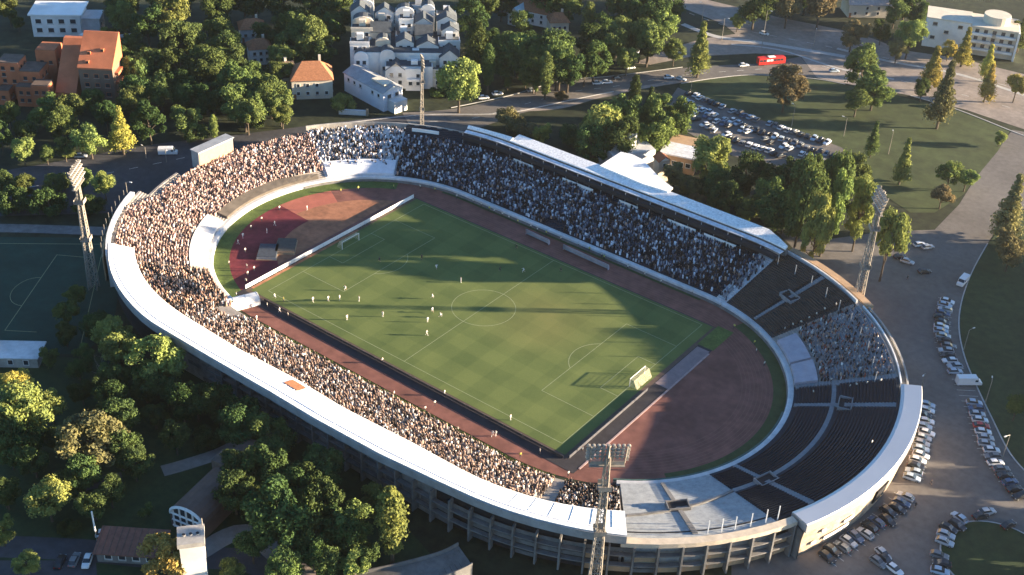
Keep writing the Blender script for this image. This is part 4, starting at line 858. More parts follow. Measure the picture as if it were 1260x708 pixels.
# the unseen wood to the east whose long shadows lie over the car park
def woodland(pts, label):
    V = []; F = []; n0 = 0; r = np.random.default_rng(3)
    for k, (x, y, h) in enumerate(pts):
        cm, tm = TM['r'][k % 7]; sc = h/10.4; a = r.uniform(0, 2*PI)
        for me in (cm, tm):
            co = np.empty(len(me.vertices)*3, np.float32); me.vertices.foreach_get('co', co); co = co.reshape(-1, 3)*sc
            X = co[:, 0]*math.cos(a)-co[:, 1]*math.sin(a)+x; Y = co[:, 0]*math.sin(a)+co[:, 1]*math.cos(a)+y
            V.append(np.stack([X, Y, co[:, 2]], 1)); F += [tuple(i+n0 for i in p.vertices) for p in me.polygons]; n0 += len(co)
    obj('woodland', mesh('woodland', np.concatenate(V), F, LEAF['m']), kind='stuff', label=label)
rr = random.Random(21); wp = []
for k in range(34):
    t = k/33; x = 172+t*34+rr.uniform(-9, 9); y = -5+t*205+rr.uniform(-6, 6)
    if k in (9, 10, 22, 27): continue
    wp.append((x, y, rr.uniform(12, 17) if y < 96 else rr.uniform(25, 33)))
woodland(wp, 'wood beyond the lawn on the far side of the car park')

# ------------------------------------------------------------------ cars
PAINT = {'white': (.72, .72, .72), 'silver': (.42, .44, .46), 'grey': (.16, .17, .18), 'black': (.02, .02, .023), 'blue': (.06, .10, .18), 'pale blue': (.38, .46, .54), 'red': (.38, .03, .03), 'dark green': (.03, .06, .05)}
CARM = {}
def car_meshes(col):
    if col in CARM: return CARM[col]
    pm_ = mat('paint_'+col.replace(' ', '_'), PAINT[col], rough=.28, var=.04, spec=.6)
    hb = MB(); secs = [(-2.12, .40, .62, .72), (-2.08, .32, .86, .80), (-1.2, .28, .93, .87), (.75, .28, .92, .87), (1.75, .30, .80, .82), (2.1, .34, .62, .70)]
    n0 = 0
    for x, z0, z1, hw in secs:
        hb.V += [(x, -hw, z0), (x, -hw-.03, (z0+z1)/2), (x, -hw+.06, z1), (x, hw-.06, z1), (x, hw+.03, (z0+z1)/2), (x, hw, z0)]
    for k in range(5):
        for j in range(6): a = k*6+j; b = k*6+(j+1) % 6; hb.F.append((a, b, b+6, a+6)); hb.I.append(0)
    hb.F.append(tuple(range(5, -1, -1))); hb.I.append(0); hb.F.append(tuple(range(30, 36))); hb.I.append(0)
    body = hb.mesh('body', pm_)
    rf = MB(); T = [(-1.35, 1.40, .60), (-.6, 1.46, .64), (.15, 1.42, .60)]
    for x, z, hw in T: rf.V += [(x, -hw, z), (x, hw, z), (x, hw-.03, z+.05), (x, -hw+.03, z+.05)]
    for k in range(2):
        for j in range(4): a = k*4+j; b = k*4+(j+1) % 4; rf.F.append((a, b, b+4, a+4)); rf.I.append(0)
    rf.F += [(3, 2, 1, 0), (8, 9, 10, 11)]; rf.I += [0, 0]
    roof = rf.mesh('roof', pm_)
    gl = MB(); lo = [(-1.95, .88, .76), (.95, .88, .78)]; hi = [(-1.35, 1.40, .60), (.15, 1.42, .60)]
    q = [(lo[0][0], -lo[0][2], lo[0][1]), (lo[1][0], -lo[1][2], lo[1][1]), (lo[1][0], lo[1][2], lo[1][1]), (lo[0][0], lo[0][2], lo[0][1]), (hi[0][0], -hi[0][2], hi[0][1]), (hi[1][0], -hi[1][2], hi[1][1]), (hi[1][0], hi[1][2], hi[1][1]), (hi[0][0], hi[0][2], hi[0][1])]
    gl.V = q; gl.F = [(0, 1, 5, 4), (1, 2, 6, 5), (2, 3, 7, 6), (3, 0, 4, 7), (4, 5, 6, 7)]; gl.I = [0]*5
    glass = gl.mesh('window', GLASS)
    wh = MB(); wh.beam((0, -.1, 0), (0, .1, 0), .64, n=12); wheel = wh.mesh('wheel', TYRE)
    rm = MB(); rm.beam((0, -.11, 0), (0, .11, 0), .36, n=8); rim_ = rm.mesh('rim', GREY)
    hl = MB(); hl.box((0, 0, 0), (.12, .36, .16)); lamp = hl.mesh('headlight', LAMPG); tl = MB(); tl.box((0, 0, 0), (.08, .3, .16)); tail = tl.mesh('tail_light', REDP)
    CARM[col] = (body, roof, glass, wheel, rim_, lamp, tail); return CARM[col]
def car(p, rz, col, label, group, z=.06, parts=True, sc=1.0):
    body, roof, glass, wheel, rim_, lamp, tail = car_meshes(col)
    o = empty('parked_car', (p[0], p[1], z), rz, label, 'car', group); o.scale = (sc,)*3
    obj('body', body, o); obj('window', glass, o); obj('roof', roof, o)
    if parts:
        for sx in (-1.3, 1.32):
            for sy in (-.78, .78): w_ = obj('wheel', wheel, o); w_.location = (sx, sy, .32); obj('rim', rim_, w_)
        for sy in (-.55, .55): h_ = obj('headlight', lamp, o); h_.location = (2.0, sy, .6); h_ = obj('tail_light', tail, o); h_.location = (-2.1, sy, .7)
    return o
rc = random.Random(4)
def pickcol(k=None): return rc.choices(['white', 'silver', 'grey', 'black', 'blue', 'pale blue', 'red'], k or [.24, .2, .14, .22, .06, .1, .02])[0]
def path_pts(px, gap):
    P_ = [at(*a) for a in smooth_px(px, 12)]; out = []; acc = 0; prev = P_[0]
    for q in P_[1:]:
        L = (q-prev).length
        while acc+L >= gap:
            f = (gap-acc)/L; prev = prev.lerp(q, f); out.append((prev.copy(), (q-prev).normalized() if (q-prev).length > 1e-4 else Vector((1, 0, 0)))); L = (q-prev).length; acc = 0
        acc += L; prev = q
    return out
def row(px, gap, off, phrase, group, weights=None, skip=.04, z=.06, parts=True, jit=.12, rot=PI/2):
    n_ = 0
    for p, d in path_pts(px, gap):
        if rc.random() < skip: continue
        n_ += 1; c = pickcol(weights); a = math.atan2(d.y, d.x)+rot+(PI if rc.random() < .35 else 0)+rc.gauss(0, jit*.4)
        nv = Vector((-d.y, d.x, 0)); q = p+nv*(off+rc.gauss(0, .35))
        car(q, a, c, f'{c} car, {ordinal(n_)} from {phrase}', group, z, parts)
row([(1166, 368), (1160, 392), (1160, 418), (1168, 442), (1180, 462)], 2.4, 0, 'the top of the row beside the upper lawn kerb', 'cars along the lawn kerb')
row([(1190, 484), (1199, 505), (1207, 528), (1214, 552), (1226, 575), (1246, 600), (1262, 618)], 2.4, 0, 'the white van down the lawn kerb row', 'cars along the lawn kerb')
row([(1141, 494), (1138, 525), (1131, 560), (1122, 592)], 2.4, 0, 'the top of the row below the pale ledge', 'cars along the stadium wall', [.36, .2, .06, .08, .04, .26, 0])
row([(1118, 606), (1100, 632), (1070, 652), (1040, 672), (1012, 694)], 2.6, 0, 'the top of the dark row under the rough wall', 'cars under the rough outer wall', [.08, .12, .2, .5, .05, .05, 0])
row([(1190, 636), (1172, 648), (1160, 668), (1156, 690), (1155, 712)], 2.5, 0, 'the top of the row curving round the island', 'cars around the island lawn')
for x, y, c, lb in ((1214, 632, 'silver', 'silver car parked crosswise above the island lawn'), (1206, 637, 'black', 'black car beside the silver car above the island lawn'), (1240, 648, 'black', 'black car at the upper edge of the island lawn'),
                    (1086, 684, 'silver', 'silver car at the back of the cluster on the open asphalt'), (1080, 694, 'grey', 'grey car at the side of the cluster on the open asphalt'), (1090, 692, 'black', 'black car in the middle of the cluster on open asphalt'), (1100, 703, 'white', 'white car at the front of the cluster on open asphalt')):
    car(at(x, y), VANG+(.3 if y < 660 else -.9)+rc.gauss(0, .15), c, lb, 'cars on the open asphalt')
for x, y, c, lb in ((1131, 303, 'white', 'white car of the pair under the round bright tree'), (1141, 306, 'silver', 'silver car of the pair under the round bright tree'), (1116, 324, 'silver', 'silver car alone near the floodlight mast'), (1107, 318, 'black', 'black car half under the round bright tree'), (1137, 336, 'black', 'black car alone on the upper car park'),
                    (100, 194, 'silver', 'silver car parked under the trees on the dark road'), (735, 104, 'white', 'white car on the upper road, left one of the pair by the grove'), (747, 103, 'white', 'white car on the upper road, right one of the pair by the grove'), (823, 97, 'white', 'white car on the upper road below the bright trees'), (838, 99, 'silver', 'silver car on the upper road near the bus'),
                    (915, 82, 'white', 'white car in front of the red bus'), (1026, 89, 'pale blue', 'pale car on the junction near the park trees'), (782, 66, 'white', 'white car among the trees of the upper grove'), (857, 68, 'black', 'black car at the upper junction'), (595, 122, 'white', 'white car parked beneath the olive round tree'),
                    (612, 117, 'white', 'white car parked on the verge by the slim trees'), (655, 113, 'silver', 'silver car parked below the slim trees'), (940, 43, 'white', 'white car at the top of the junction'), (775, 85, 'white', 'white car turning by the round bright tree'), (760, 98, 'black', 'black car on the upper road near the grove'), (1150, 132, 'grey', 'grey car on the road beside the brown tree')):
    car(at(x, y), VANG+rc.choice((.35, -.5, .2)), c, lb, 'cars on roads and open ground', z=.09)
for x, y, lb in ((130, 659, 'white car at the left behind the low brown-roofed hut'), (160, 662, 'white car in the middle behind the low brown-roofed hut'), (178, 663, 'white car at the right behind the low brown-roofed hut'), (92, 596, 'dark car at the left on the path under the park trees'), (108, 592, 'silver car on the path under the park trees')):
    car(at(x, y), VANG+rc.choice((.2, 1.4)), 'white' if 'white' in lb else ('silver' if 'silver' in lb else 'grey'), lb, 'cars in the park')
row([(60, 690), (80, 692), (112, 694)], 2.8, 0, 'the left on the strip beside the low hut', 'cars beside the hut', [.2, .2, .2, .4, 0, 0, 0])
for k, (px, nm) in enumerate(((([(842, 114), (880, 130), (930, 149), (985, 167), (1028, 180)]), 'along the lawn edge'), (([(836, 122), (880, 144), (930, 162), (985, 181), (1030, 196)]), 'of the second row'), (([(838, 130), (880, 150), (930, 169), (985, 190), (1032, 206)]), 'of the third row'), (([(845, 142), (890, 168), (940, 186), (990, 204), (1030, 217)]), 'of the lowest row'))):
    row(px, 2.6, 0, f'the left {nm} in the park-side car park', 'cars in the park-side car park', [.22, .16, .18, .30, .04, .10, 0], .14, .08, False, .4)
# vans, truck, bus
def van(p, rz, label, L=5.6, h=2.5, cab=True, col='white', name='van', cat='van'):
    pm_ = mat('paint_'+col, PAINT[col], rough=.28, var=.04, spec=.6); o = empty(name, (p[0], p[1], .06), rz, label, cat)
    mb = MB(); mb.prism([(-L/2, .35), (-L/2, h-.08), (-L/2+.1, h), (L/2-1.5, h), (L/2-.75, 1.3), (L/2-.05, 1.1), (L/2, .35)], -.98, .98); mb.build('body', pm_, o)
    mb = MB(); mb.poly([(L/2-1.42, -.85, h-.12), (L/2-1.42, .85, h-.12), (L/2-.78, .88, 1.38), (L/2-.78, -.88, 1.38)]); mb.V = [(x+.05, y, z+.03) for x, y, z in mb.V]; mb.build('windscreen', GLASS, o)
    for sy in (-1, 1): mb = MB(); mb.box((L/2-1.7, sy*.985, 1.7), (.8, .02, .6)); mb.build('side_window', GLASS, o)
    for sx in (-L/2+.9, L/2-.9):
        for sy in (-.85, .85): mb = MB(); mb.beam((sx, sy-.12, .36), (sx, sy+.12, .36), .72, n=12); mb.build('wheel', TYRE, o)
    return o
van(at(1191, 473), VANG+.08, 'long white van standing out in the row of cars by the lawn', 6.8, 2.6)
van(at(207, 190), VANG+.15, 'white van parked on the dark road below the wood', 6.4, 2.6)
van(at(1184, 349), VANG-2.2, 'white pickup truck at the lawn edge of the upper car park', 5.6, 2.2, name='pickup_truck', cat='truck')
p = at(948, 79); bu = empty('bus', (p.x, p.y, .06), VANG+.32, 'bright red bus on the road below the junction', 'bus')
mb = MB(); mb.prism([(-6, .4), (-6, 2.9), (-5.8, 3.15), (5.7, 3.15), (6, 2.8), (6.05, .4)], -1.25, 1.25); mb.build('body', REDP, bu)
for sy in (-1, 1):
    for k in range(7): mb = MB(); mb.box((-5+k*1.55, sy*1.26, 2.1), (1.3, .03, .9)); mb.build('side_window', BWHITE if k in (2, 3) else GLASS, bu)
mb = MB(); mb.box((6.04, 0, 1.9), (.04, 2.1, 1.3)); mb.build('windscreen', GLASS, bu)
mb = MB(); mb.box((0, 0, 3.2), (3, 1.8, .25)); mb.build('roof_unit', BWHITE, bu)
for sx in (-3.6, 3.8):
    for sy in (-1.05, 1.05): mb = MB(); mb.beam((sx, sy-.15, .5), (sx, sy+.15, .5), 1.0, n=12); mb.build('wheel', TYRE, bu)

# ------------------------------------------------------------------ lamp posts, poles
def lamp(px, top, label, z=.05, arm=True):
    p = at(*px); H = 7.5
    for _ in range(3):
        k = pxm((p.x, p.y, 4)); H = (px[1]-top)/k/.86
    o = empty('street_lamp', (p.x, p.y, 0), random.uniform(0, 6), label, 'street lamp', 'street lamps')
    mb = MB(); mb.beam((0, 0, 0), (0, 0, H), .24, n=8, w2=.14); mb.build('pole', STEEL, o)
    if arm: mb = MB(); mb.beam((0, 0, H), (1.4, 0, H+.25), .1); mb.build('arm', STEEL, o); mb = MB(); mb.box((1.7, 0, H+.25), (.8, .3, .14)); mb.build('lamp_head', LAMPG, o)
for px, top, lb in (((974, 156), 132, 'street lamp at the lower edge of the shaded lawn'), ((1038, 168), 147, 'pale street lamp between the park lawn and car park'), ((1093, 190), 165, 'street lamp on the lawn between two slim trees'), ((1185, 433), 405, 'street lamp on the lawn behind the first cars'), ((1212, 497), 467, 'street lamp on the lawn behind the white van'), ((1233, 565), 532, 'street lamp on the lawn beside the curved row'),
                    ((937, 60), 18, 'tall street lamp in the middle of the junction'), ((862, 40), 8, 'street lamp at the top of the upper road'), ((850, 112), 92, 'street lamp at the corner of the park lawn'), ((888, 50), 25, 'street lamp beside the small round junction tree'), ((1000, 62), 40, 'street lamp at the far side of the junction'), ((1110, 300), 272, 'street lamp beside the round bright tree'), ((180, 195), 182, 'street lamp on the dark road near the van'), ((160, 262), 225, 'street lamp outside the white parapet'), ((205, 200), 184, 'street lamp by the dark road kerb'), ((1133, 480), 458, 'street lamp at the end of the pale ledge')):
    lamp(px, top, lb)
p = at(121, 674); o = empty('flagpole', (p.x, p.y, 0), 0, 'white pole standing on the lawn by the low brown hut', 'pole'); mb = MB(); mb.beam((0, 0, 0), (0, 0, 5), .16, n=8); mb.build('pole', STEEL, o); mb = MB(); mb.beam((0, 0, 5), (0, 0, 10.6), .42, n=8, w2=.34); mb.build('pole_sleeve', WHITE, o); mb = MB(); mb.box((0, 0, .15), (.9, .9, .3)); mb.build('base', CONC, o)
p = at(128, 480); o = empty('bare_tree', (p.x, p.y, 0), 0, 'small bare grey tree among the dark park trees', 'tree'); mb = MB(); mb.beam((0, 0, 0), (0, 0, 4), .35, n=6, w2=.25); mb.build('trunk', BARK, o)
rb = random.Random(8); gb = mat('grey_branch', (.20, .19, .18), var=.2)
for k in range(9):
    mb = MB(); q = Vector((0, 0, 3+rb.uniform(0, 1))); d = Vector((rb.uniform(-1, 1), rb.uniform(-1, 1), 1.5)).normalized(); wd = .2
    for j in range(4): q2 = q+d*1.5; mb.beam(q, q2, wd, n=5, w2=wd*.7); e2 = q2+Vector((rb.uniform(-1, 1), rb.uniform(-1, 1), rb.uniform(0, 1))); mb.beam(q2, e2, wd*.5, n=4, w2=.03); q = q2; wd *= .7; d = (d+Vector((rb.uniform(-.4, .4), rb.uniform(-.4, .4), .2))).normalized()
    mb.build('branch', gb, o)

# ------------------------------------------------------------------ buildings
def local(px, py, rz=0, z=0): p = at(px, py); return (p.x, p.y, z), VANG+rz
WINM = {}
def window(parent, x, y, z, w_, h_, face='f', mt=None):
    """a framed window on the front (-y), right (+x) or left (-x) wall"""
    key = (round(w_, 2), round(h_, 2), mt.name if mt else '')
    if key not in WINM:
        a = MB(); a.box((0, 0, 0), (w_, .06, h_)); f = MB()
        for s_ in (-1, 1): f.box((s_*(w_/2+.07), -.03, 0), (.14, .14, h_+.28)); f.box((0, -.03, s_*(h_/2+.07)), (w_, .14, .14))
        sl = MB(); sl.box((0, -.12, -h_/2-.2), (w_+.5, .35, .1))
        WINM[key] = (a.mesh('window', GLASS), f.mesh('frame', mt or BWHITE), sl.mesh('sill', CONC))
    a, f, sl = WINM[key]; o = obj('window', a, parent); o.location = (x, y, z); o.rotation_euler = (0, 0, {'f': 0, 'r': PI/2, 'l': -PI/2}[face])
    obj('frame', f, o); obj('sill', sl, o)
def wgrid(parent, face, fix, a0, a1, z0, z1, nx, nz, w_=1.2, h_=1.4, skip=0, mt=None):
    for i in range(nx):
        for j in range(nz):
            if rb.random() < skip: continue
            a = a0+(a1-a0)*(i+.5)/nx; z = z0+(z1-z0)*(j+.5)/nz
            if face == 'f': window(parent, a, fix-.02, z, w_, h_, 'f', mt)
            elif face == 'r': window(parent, fix+.02, a, z, w_, h_, 'r', mt)
            else: window(parent, fix-.02, a, z, w_, h_, 'l', mt)
def box(parent, name, x0, x1, y0, y1, z0, z1, mt, **k):
    mb = MB(); mb.box(((x0+x1)/2, (y0+y1)/2, (z0+z1)/2), (x1-x0, y1-y0, z1-z0)); return mb.build(name, mt, parent, **k)
def gable(parent, name, x0, x1, y0, y1, z, h, mt, axis='x', wall=None, over=.4):
    mb = MB(); t = .18
    if axis == 'y':   # ridge along y
        xm = (x0+x1)/2; pr = [(x0-over, z-over*2*h/(x1-x0)), (xm, z+h), (x1+over, z-over*2*h/(x1-x0)), (x1+over, z-over*2*h/(x1-x0)+t), (xm, z+h+t*1.3), (x0-over, z-over*2*h/(x1-x0)+t)]
        for k in (0, 1): mb.poly([(x0 if k == 0 else x1, 0, 0)]*3) if False else None
        n0 = len(mb.V); mb.V += [(a, y0-over, c) for a, c in pr]+[(a, y1+over, c) for a, c in pr]
    else:
        ym = (y0+y1)/2; pr = [(y0-over, z-over*2*h/(y1-y0)), (ym, z+h), (y1+over, z-over*2*h/(y1-y0)), (y1+over, z-over*2*h/(y1-y0)+t), (ym, z+h+t*1.3), (y0-over, z-over*2*h/(y1-y0)+t)]
        n0 = len(mb.V); mb.V += [(x0-over, a, c) for a, c in pr]+[(x1+over, a, c) for a, c in pr]
    for j in range(6): mb.F.append((n0+j, n0+(j+1) % 6, n0+6+(j+1) % 6, n0+6+j)); mb.I.append(0)
    mb.F += [(n0, n0+1, n0+4, n0+5), (n0+1, n0+2, n0+3, n0+4), (n0+6, n0+11, n0+10, n0+7), (n0+7, n0+10, n0+9, n0+8)]; mb.I += [0]*4
    o = mb.build(name, mt, parent)
    if wall:
        g = MB()
        if axis == 'y':
            for yy in (y0+.02, y1-.02): g.poly([(x0, yy, z-.01), (x1, yy, z-.01), ((x0+x1)/2, yy, z+h-.02)])
        else:
            for xx in (x0+.02, x1-.02): g.poly([(xx, y0, z-.01), (xx, y1, z-.01), (xx, (y0+y1)/2, z+h-.02)])
        g.build('gable_wall', wall, parent)
    return o
def hip(parent, name, x0, x1, y0, y1, z, h, mt, over=.5, ridge=.4):
    x0 -= over; x1 += over; y0 -= over; y1 += over; ym = (y0+y1)/2; rx = (x1-x0)*(1-ridge)/2
    V = [(x0, y0, z), (x1, y0, z), (x1, y1, z), (x0, y1, z), (x0+rx, ym, z+h), (x1-rx, ym, z+h)]
    return obj(name, mesh(name, V, [(0, 1, 5, 4), (1, 2, 5), (2, 3, 4, 5), (3, 0, 4), (3, 2, 1, 0)], mt), parent)
# terracotta flats (local metres: x right, y away)
l0, r0 = local(70, 128); fl = empty('apartment_block', l0, r0, 'stepped terracotta apartment block with sloping orange roofs', 'building')
def blk(x0, x1, y0, y1, h, roof=BROWNR, wins=(2, 2), top='flat'):
    box(fl, 'wall', x0, x1, y0, y1, 0, h, TERRA); box(fl, 'roof', x0+.15, x1-.15, y0+.15, y1-.15, h, h+.35, roof)
    wgrid(fl, 'f', y0, x0+.5, x1-.5, max(1, h-8), h-.6, wins[0], wins[1], 1.3, 1.3, .1, TERRAD); wgrid(fl, 'r', x1, y0+1, y1-1, max(1, h-8), h-.6, 2, wins[1], 1.2, 1.3, .2, TERRAD)
blk(-12, -4.5, 0, 9, 12); blk(-12.6, -6.5, -3.5, 0, 7.5); blk(-6.2, 0, -5.5, 0, 9.2); blk(-20.5, -12.6, 2, 10, 14, wins=(2, 3)); blk(-20, -15.5, -3, 2, 5.5, wins=(1, 1)); blk(-27, -21, 0, 9, 9); blk(-8.5, -1.2, 9, 17, 16.5, TERRAD, (2, 1)); blk(-34, -27.5, 3, 12, 12)
mb = MB(); mb.prism([(0, 0), (0, 5.5), (16, 20), (18, 20), (18, 0)], 0, 7.5); mb.V = [(7.2-(y+0), x, z) for x, y, z in mb.V]; mb.V = [(x+1.2, y-2, z) for x, y, z in mb.V]; mb.build('stair_shaft', TERRA, fl)
box(fl, 'wall', 9.8, 22, 0, 12, 0, 14.5, mat('brown_render', (.17, .12, .09), var=.15, scale=.3)); mb = MB(); mb.prism([(-.4, 14.3), (-.4, 14.9), (11.5, 24), (12.2, 24), (12.2, 14.3)], 9.6, 22.2); mb.V = [(y, x, z) for x, y, z in mb.V]; mb.build('roof', TERRA, fl, label='large sloping orange roof with small dormers')
for xx, yy in ((13, 4.5), (17.5, 5.5), (13, 1.5)): mb = MB(); mb.box((xx, yy, 15+yy*.77+.2), (1.2, 1.2, 1.2)); d_ = mb.build('dormer', TERRAD, fl); mb = MB(); mb.box((xx, yy-.63, 15+yy*.77+.3), (.8, .05, .7)); mb.build('pane', GLASS, d_)
wgrid(fl, 'f', 0, 10.5, 21.5, 3, 13.5, 3, 3, 1.5, 1.4, .15, TERRAD); wgrid(fl, 'r', 22, 1, 11, 3, 13.5, 2, 3, 1.2, 1.4, .1, TERRAD)
for zz in (4.5, 8, 11.5): box(fl, 'balcony', 22.05, 23.4, 2, 8, zz, zz+1.0, TERRA)
# white villa, top left
l0, r0 = local(75, 48); vi = empty('villa', l0, r0+.12, 'white flat-roofed villa with a curved terrace above the flats', 'building')
box(vi, 'wall', -11, 8, 2, 16, 0, 9, BWHITE); box(vi, 'roof', -12, 9, 1.5, 17, 9, 9.6, WHITE); box(vi, 'wing', 8, 15, 5, 14, 0, 6.5, CONCW); box(vi, 'roof', 7.8, 15.4, 4.6, 14.4, 6.5, 6.9, CONCW)
wgrid(vi, 'f', 2, -10.5, 7.5, 1, 8.5, 4, 2, 2.2, 1.8); wgrid(vi, 'r', 15, 6, 13, 1, 6, 2, 1, 1.5, 1.5)
mb = MB()
for k in range(16):
    t0, t1 = PI*(1.05+.8*k/16), PI*(1.05+.8*(k+1)/16); a_ = (18+13*math.cos(t0), 6+6*math.sin(t0)); b2 = (18+13*math.cos(t1), 6+6*math.sin(t1)); mb.beam((*a_, .9), (*b2, .9), 1.3)
mb.build('terrace_wall', WHITE, vi)
# tile-roofed houses
def house(px, py, rz, w_, d_, h, rh, wallm, roofm, label, hipped=True, nw=3, axis='x'):
    l0, r0 = local(px, py, rz); o = empty('house', l0, r0, label, 'house'); box(o, 'wall', -w_/2, w_/2, 0, d_, 0, h, wallm)
    r_ = hip(o, 'roof', -w_/2, w_/2, 0, d_, h+.01, rh, roofm) if hipped else gable(o, 'roof', -w_/2, w_/2, 0, d_, h, rh, roofm, axis, wallm)
    mb = MB(); mb.box((w_*.22, d_*.6, h+rh*.9), (.9, .9, rh*.9)); mb.build('chimney', CREAM, r_)
    wgrid(o, 'f', 0, -w_/2+.6, w_/2-.6, .8, h-.4, nw, max(1, int(h/3)), 1.1, 1.3, .1); wgrid(o, 'r', w_/2, .6, d_-.6, .8, h-.4, 2, max(1, int(h/3)), 1.1, 1.3, .1)
    box(o, 'door', -w_/2+.5, -w_/2+1.5, -.06, 0, 0, 2.1, TILE); return o
house(312, 52, .3, 10, 9, 5.5, 3, BWHITE, TILE, 'house with an orange tiled hip roof farther behind the wood')
house(322, 80, .35, 8.5, 8, 6.5, 3, BWHITE, TILE, 'small white house with an orange tiled roof at the wood edge')
house(385, 122, .2, 15, 13, 7.5, 5, CREAM, TILE, 'cream house with a broad tiled hip roof below the dark garden', nw=4)
house(352, 110, .5, 9, 9, 5, 4, CREAM, BROWNR, 'brown-roofed house adjoining the cream house', False)
house(650, 30, -.4, 17, 13, 6, 4.5, BWHITE, TILE, 'house with red-brown tiled roof above the upper grove', False, 4)
house(688, 42, .2, 8, 8, 5, 3.2, CREAM, TILE, 'small cream house with an orange roof edge in the upper grove')
l0, r0 = local(632, 32, -.5); gz = empty('glasshouse', l0, r0, 'blue-white glazed gable building beside the red-brown roof', 'building'); box(gz, 'wall', -3, 3, 0, 12, 0, 5, mat('blue_white', (.5, .58, .62), var=.1)); gable(gz, 'roof', -3, 3, 0, 12, 5, 3, mat('glaze_blue', (.42, .55, .6), var=.15, rough=.2), 'y', BWHITE); wgrid(gz, 'f', 0, -2.5, 2.5, .5, 4.5, 3, 2, 1, 1.2)
house(1072, 22, .1, 22, 11, 6, 4, CREAM, mat('pale_roof', (.42, .36, .33), var=.2), 'pale-roofed house at the upper edge behind the junction', False, 4)
house(208, 100, .4, 7, 7, 4, 2.2, CREAM, BROWNR, 'small roof showing inside the wood', True, 2)
# turreted white building with its long wing
l0, r0 = local(500, 112, .1); ca = empty('apartment_cluster', l0, r0, 'cluster of stepped white blocks with dark pitched roofs and balconies', 'building')
box(ca, 'wall', -16, 17, 8, 30, 0, 12, BWHITE); box(ca, 'roof', -15.6, 16.6, 8.4, 29.6, 12, 12.4, SLATE); box(ca, 'wall', -8, 10, 2, 8, 0, 9, BWHITE); box(ca, 'roof', -7.6, 9.6, 2.3, 7.9, 9, 9.3, SLATE)
def turret(x, y, w_, h, rh, style):
    wm_ = rb.choice((WHITE, BWHITE, CREAM)); t_ = box(ca, 'turret', x-w_/2, x+w_/2, y-w_/2, y+w_/2, 0, h, wm_)
    if style == 0:
        sg_ = rb.choice((-1, 1)); mb = MB(); P_ = [(sg_*(w_*.5-w_*math.cos(t)), h+rh*1.5*math.sin(t)) for t in np.linspace(PI/2, 0, 7)]+[(sg_*w_*.5, h)]
        mb.prism(P_, y-w_/2-.05, y-w_/2+.7); mb.V = [(vx+x, vy, vz) for vx, vy, vz in mb.V]; mb.build('rounded_gable', wm_, t_); mb = MB(); mb.prism([(vx*.93, vz-.25) for vx, vz in P_], y-w_/2+.72, y+w_/2+.4); mb.V = [(vx+x, vy, vz) for vx, vy, vz in mb.V]; mb.build('turret_roof', SLATE, t_)
    elif style == 1:
        mb = MB(); n_ = 8; k0 = len(mb.V); mb.V = [(x+w_*.72*math.cos(2*PI*(k+.5)/n_), y+w_*.72*math.sin(2*PI*(k+.5)/n_), h+.02) for k in range(n_)]+[(x, y, h+rh*1.7)]; mb.F = [(k, (k+1) % n_, n_) for k in range(n_)]+[tuple(range(n_-1, -1, -1))]; mb.I = [0]*(n_+1); mb.build('spire', SLATE, t_)
    else:
        gable(t_, 'turret_roof', x-w_/2, x+w_/2, y-w_/2, y+w_/2, h, rh, SLATE, 'y', wm_, .2)
    for zz in (h*.45, h*.75): window(ca, x, y-w_/2-.03, zz, .9, 1.5)
for row_, (y_, n_, h0, h1) in enumerate(((1, 3, 7, 9), (6, 4, 9, 12), (13, 5, 11, 14.5), (20, 5, 13, 17), (27, 5, 14, 18.5), (34, 5, 14, 19), (42, 4, 13, 18))):
    for k in range(n_):
        w_ = rb.uniform(5.5, 8.5); d_ = rb.uniform(5, 7.5); x = -22+43*(k+.5)/n_+rb.uniform(-1.5, 1.5) if row_ else -4+k*7; y = y_+rb.uniform(-1.5, 1.5); h = rb.uniform(h0, h1); wm_ = rb.choice((WHITE, BWHITE, BWHITE, CREAM))
        t_ = box(ca, 'wall', x-w_/2, x+w_/2, y, y+d_, 0, h, wm_); st_ = rb.random()
        if st_ < .45: gable(t_, 'roof', x-w_/2, x+w_/2, y, y+d_, h, rb.uniform(1.8, 3.2), SLATE, rb.choice('xyy'), wm_, .3)
        elif st_ < .8: box(t_, 'roof', x-w_/2+.3, x+w_/2-.3, y+.3, y+d_-.3, h, h+.15, SLATE); box(t_, 'parapet', x-w_/2-.1, x+w_/2+.1, y-.1, y+.25, h, h+.9, wm_); box(t_, 'stair_head', x-1.2, x+1.4, y+d_*.5, y+d_*.5+2.4, h+.15, h+2.6, wm_)
        else:
            P_ = [(x+w_*.5*math.cos(t), h+2.4*math.sin(t)) for t in np.linspace(0, PI, 9)]; mb = MB(); mb.prism(P_, y-.05, y+.6); mb.build('rounded_gable', wm_, t_); mb = MB(); mb.prism([(x+(a_-x)*.95, b_-.2) for a_, b_ in P_], y+.62, y+d_); mb.build('roof', SLATE, t_)
        wgrid(ca, 'f', y, x-w_/2+.4, x+w_/2-.4, max(1, h-6.5), h-.4, 2, 2, 1.3, 1.5, .1); wgrid(ca, 'r', x+w_/2, y+.5, y+d_-.5, h-3.6, h-.4, 2, 1, 1.1, 1.4, .2)
        if rb.random() < .6: box(ca, 'balcony', x-w_/2+.5, x+w_/2-.5, y-1.1, y-.05, h-3.9, h-3.0, WHITE)
a = at(424, 112); b_ = at(472, 138); c = (a+b_)/2; L = (b_-a).length
wg = empty('long_wing', (c.x, c.y, 0), math.atan2(b_.y-a.y, b_.x-a.x), 'long white wing with a grey sheet roof running towards the road', 'building')
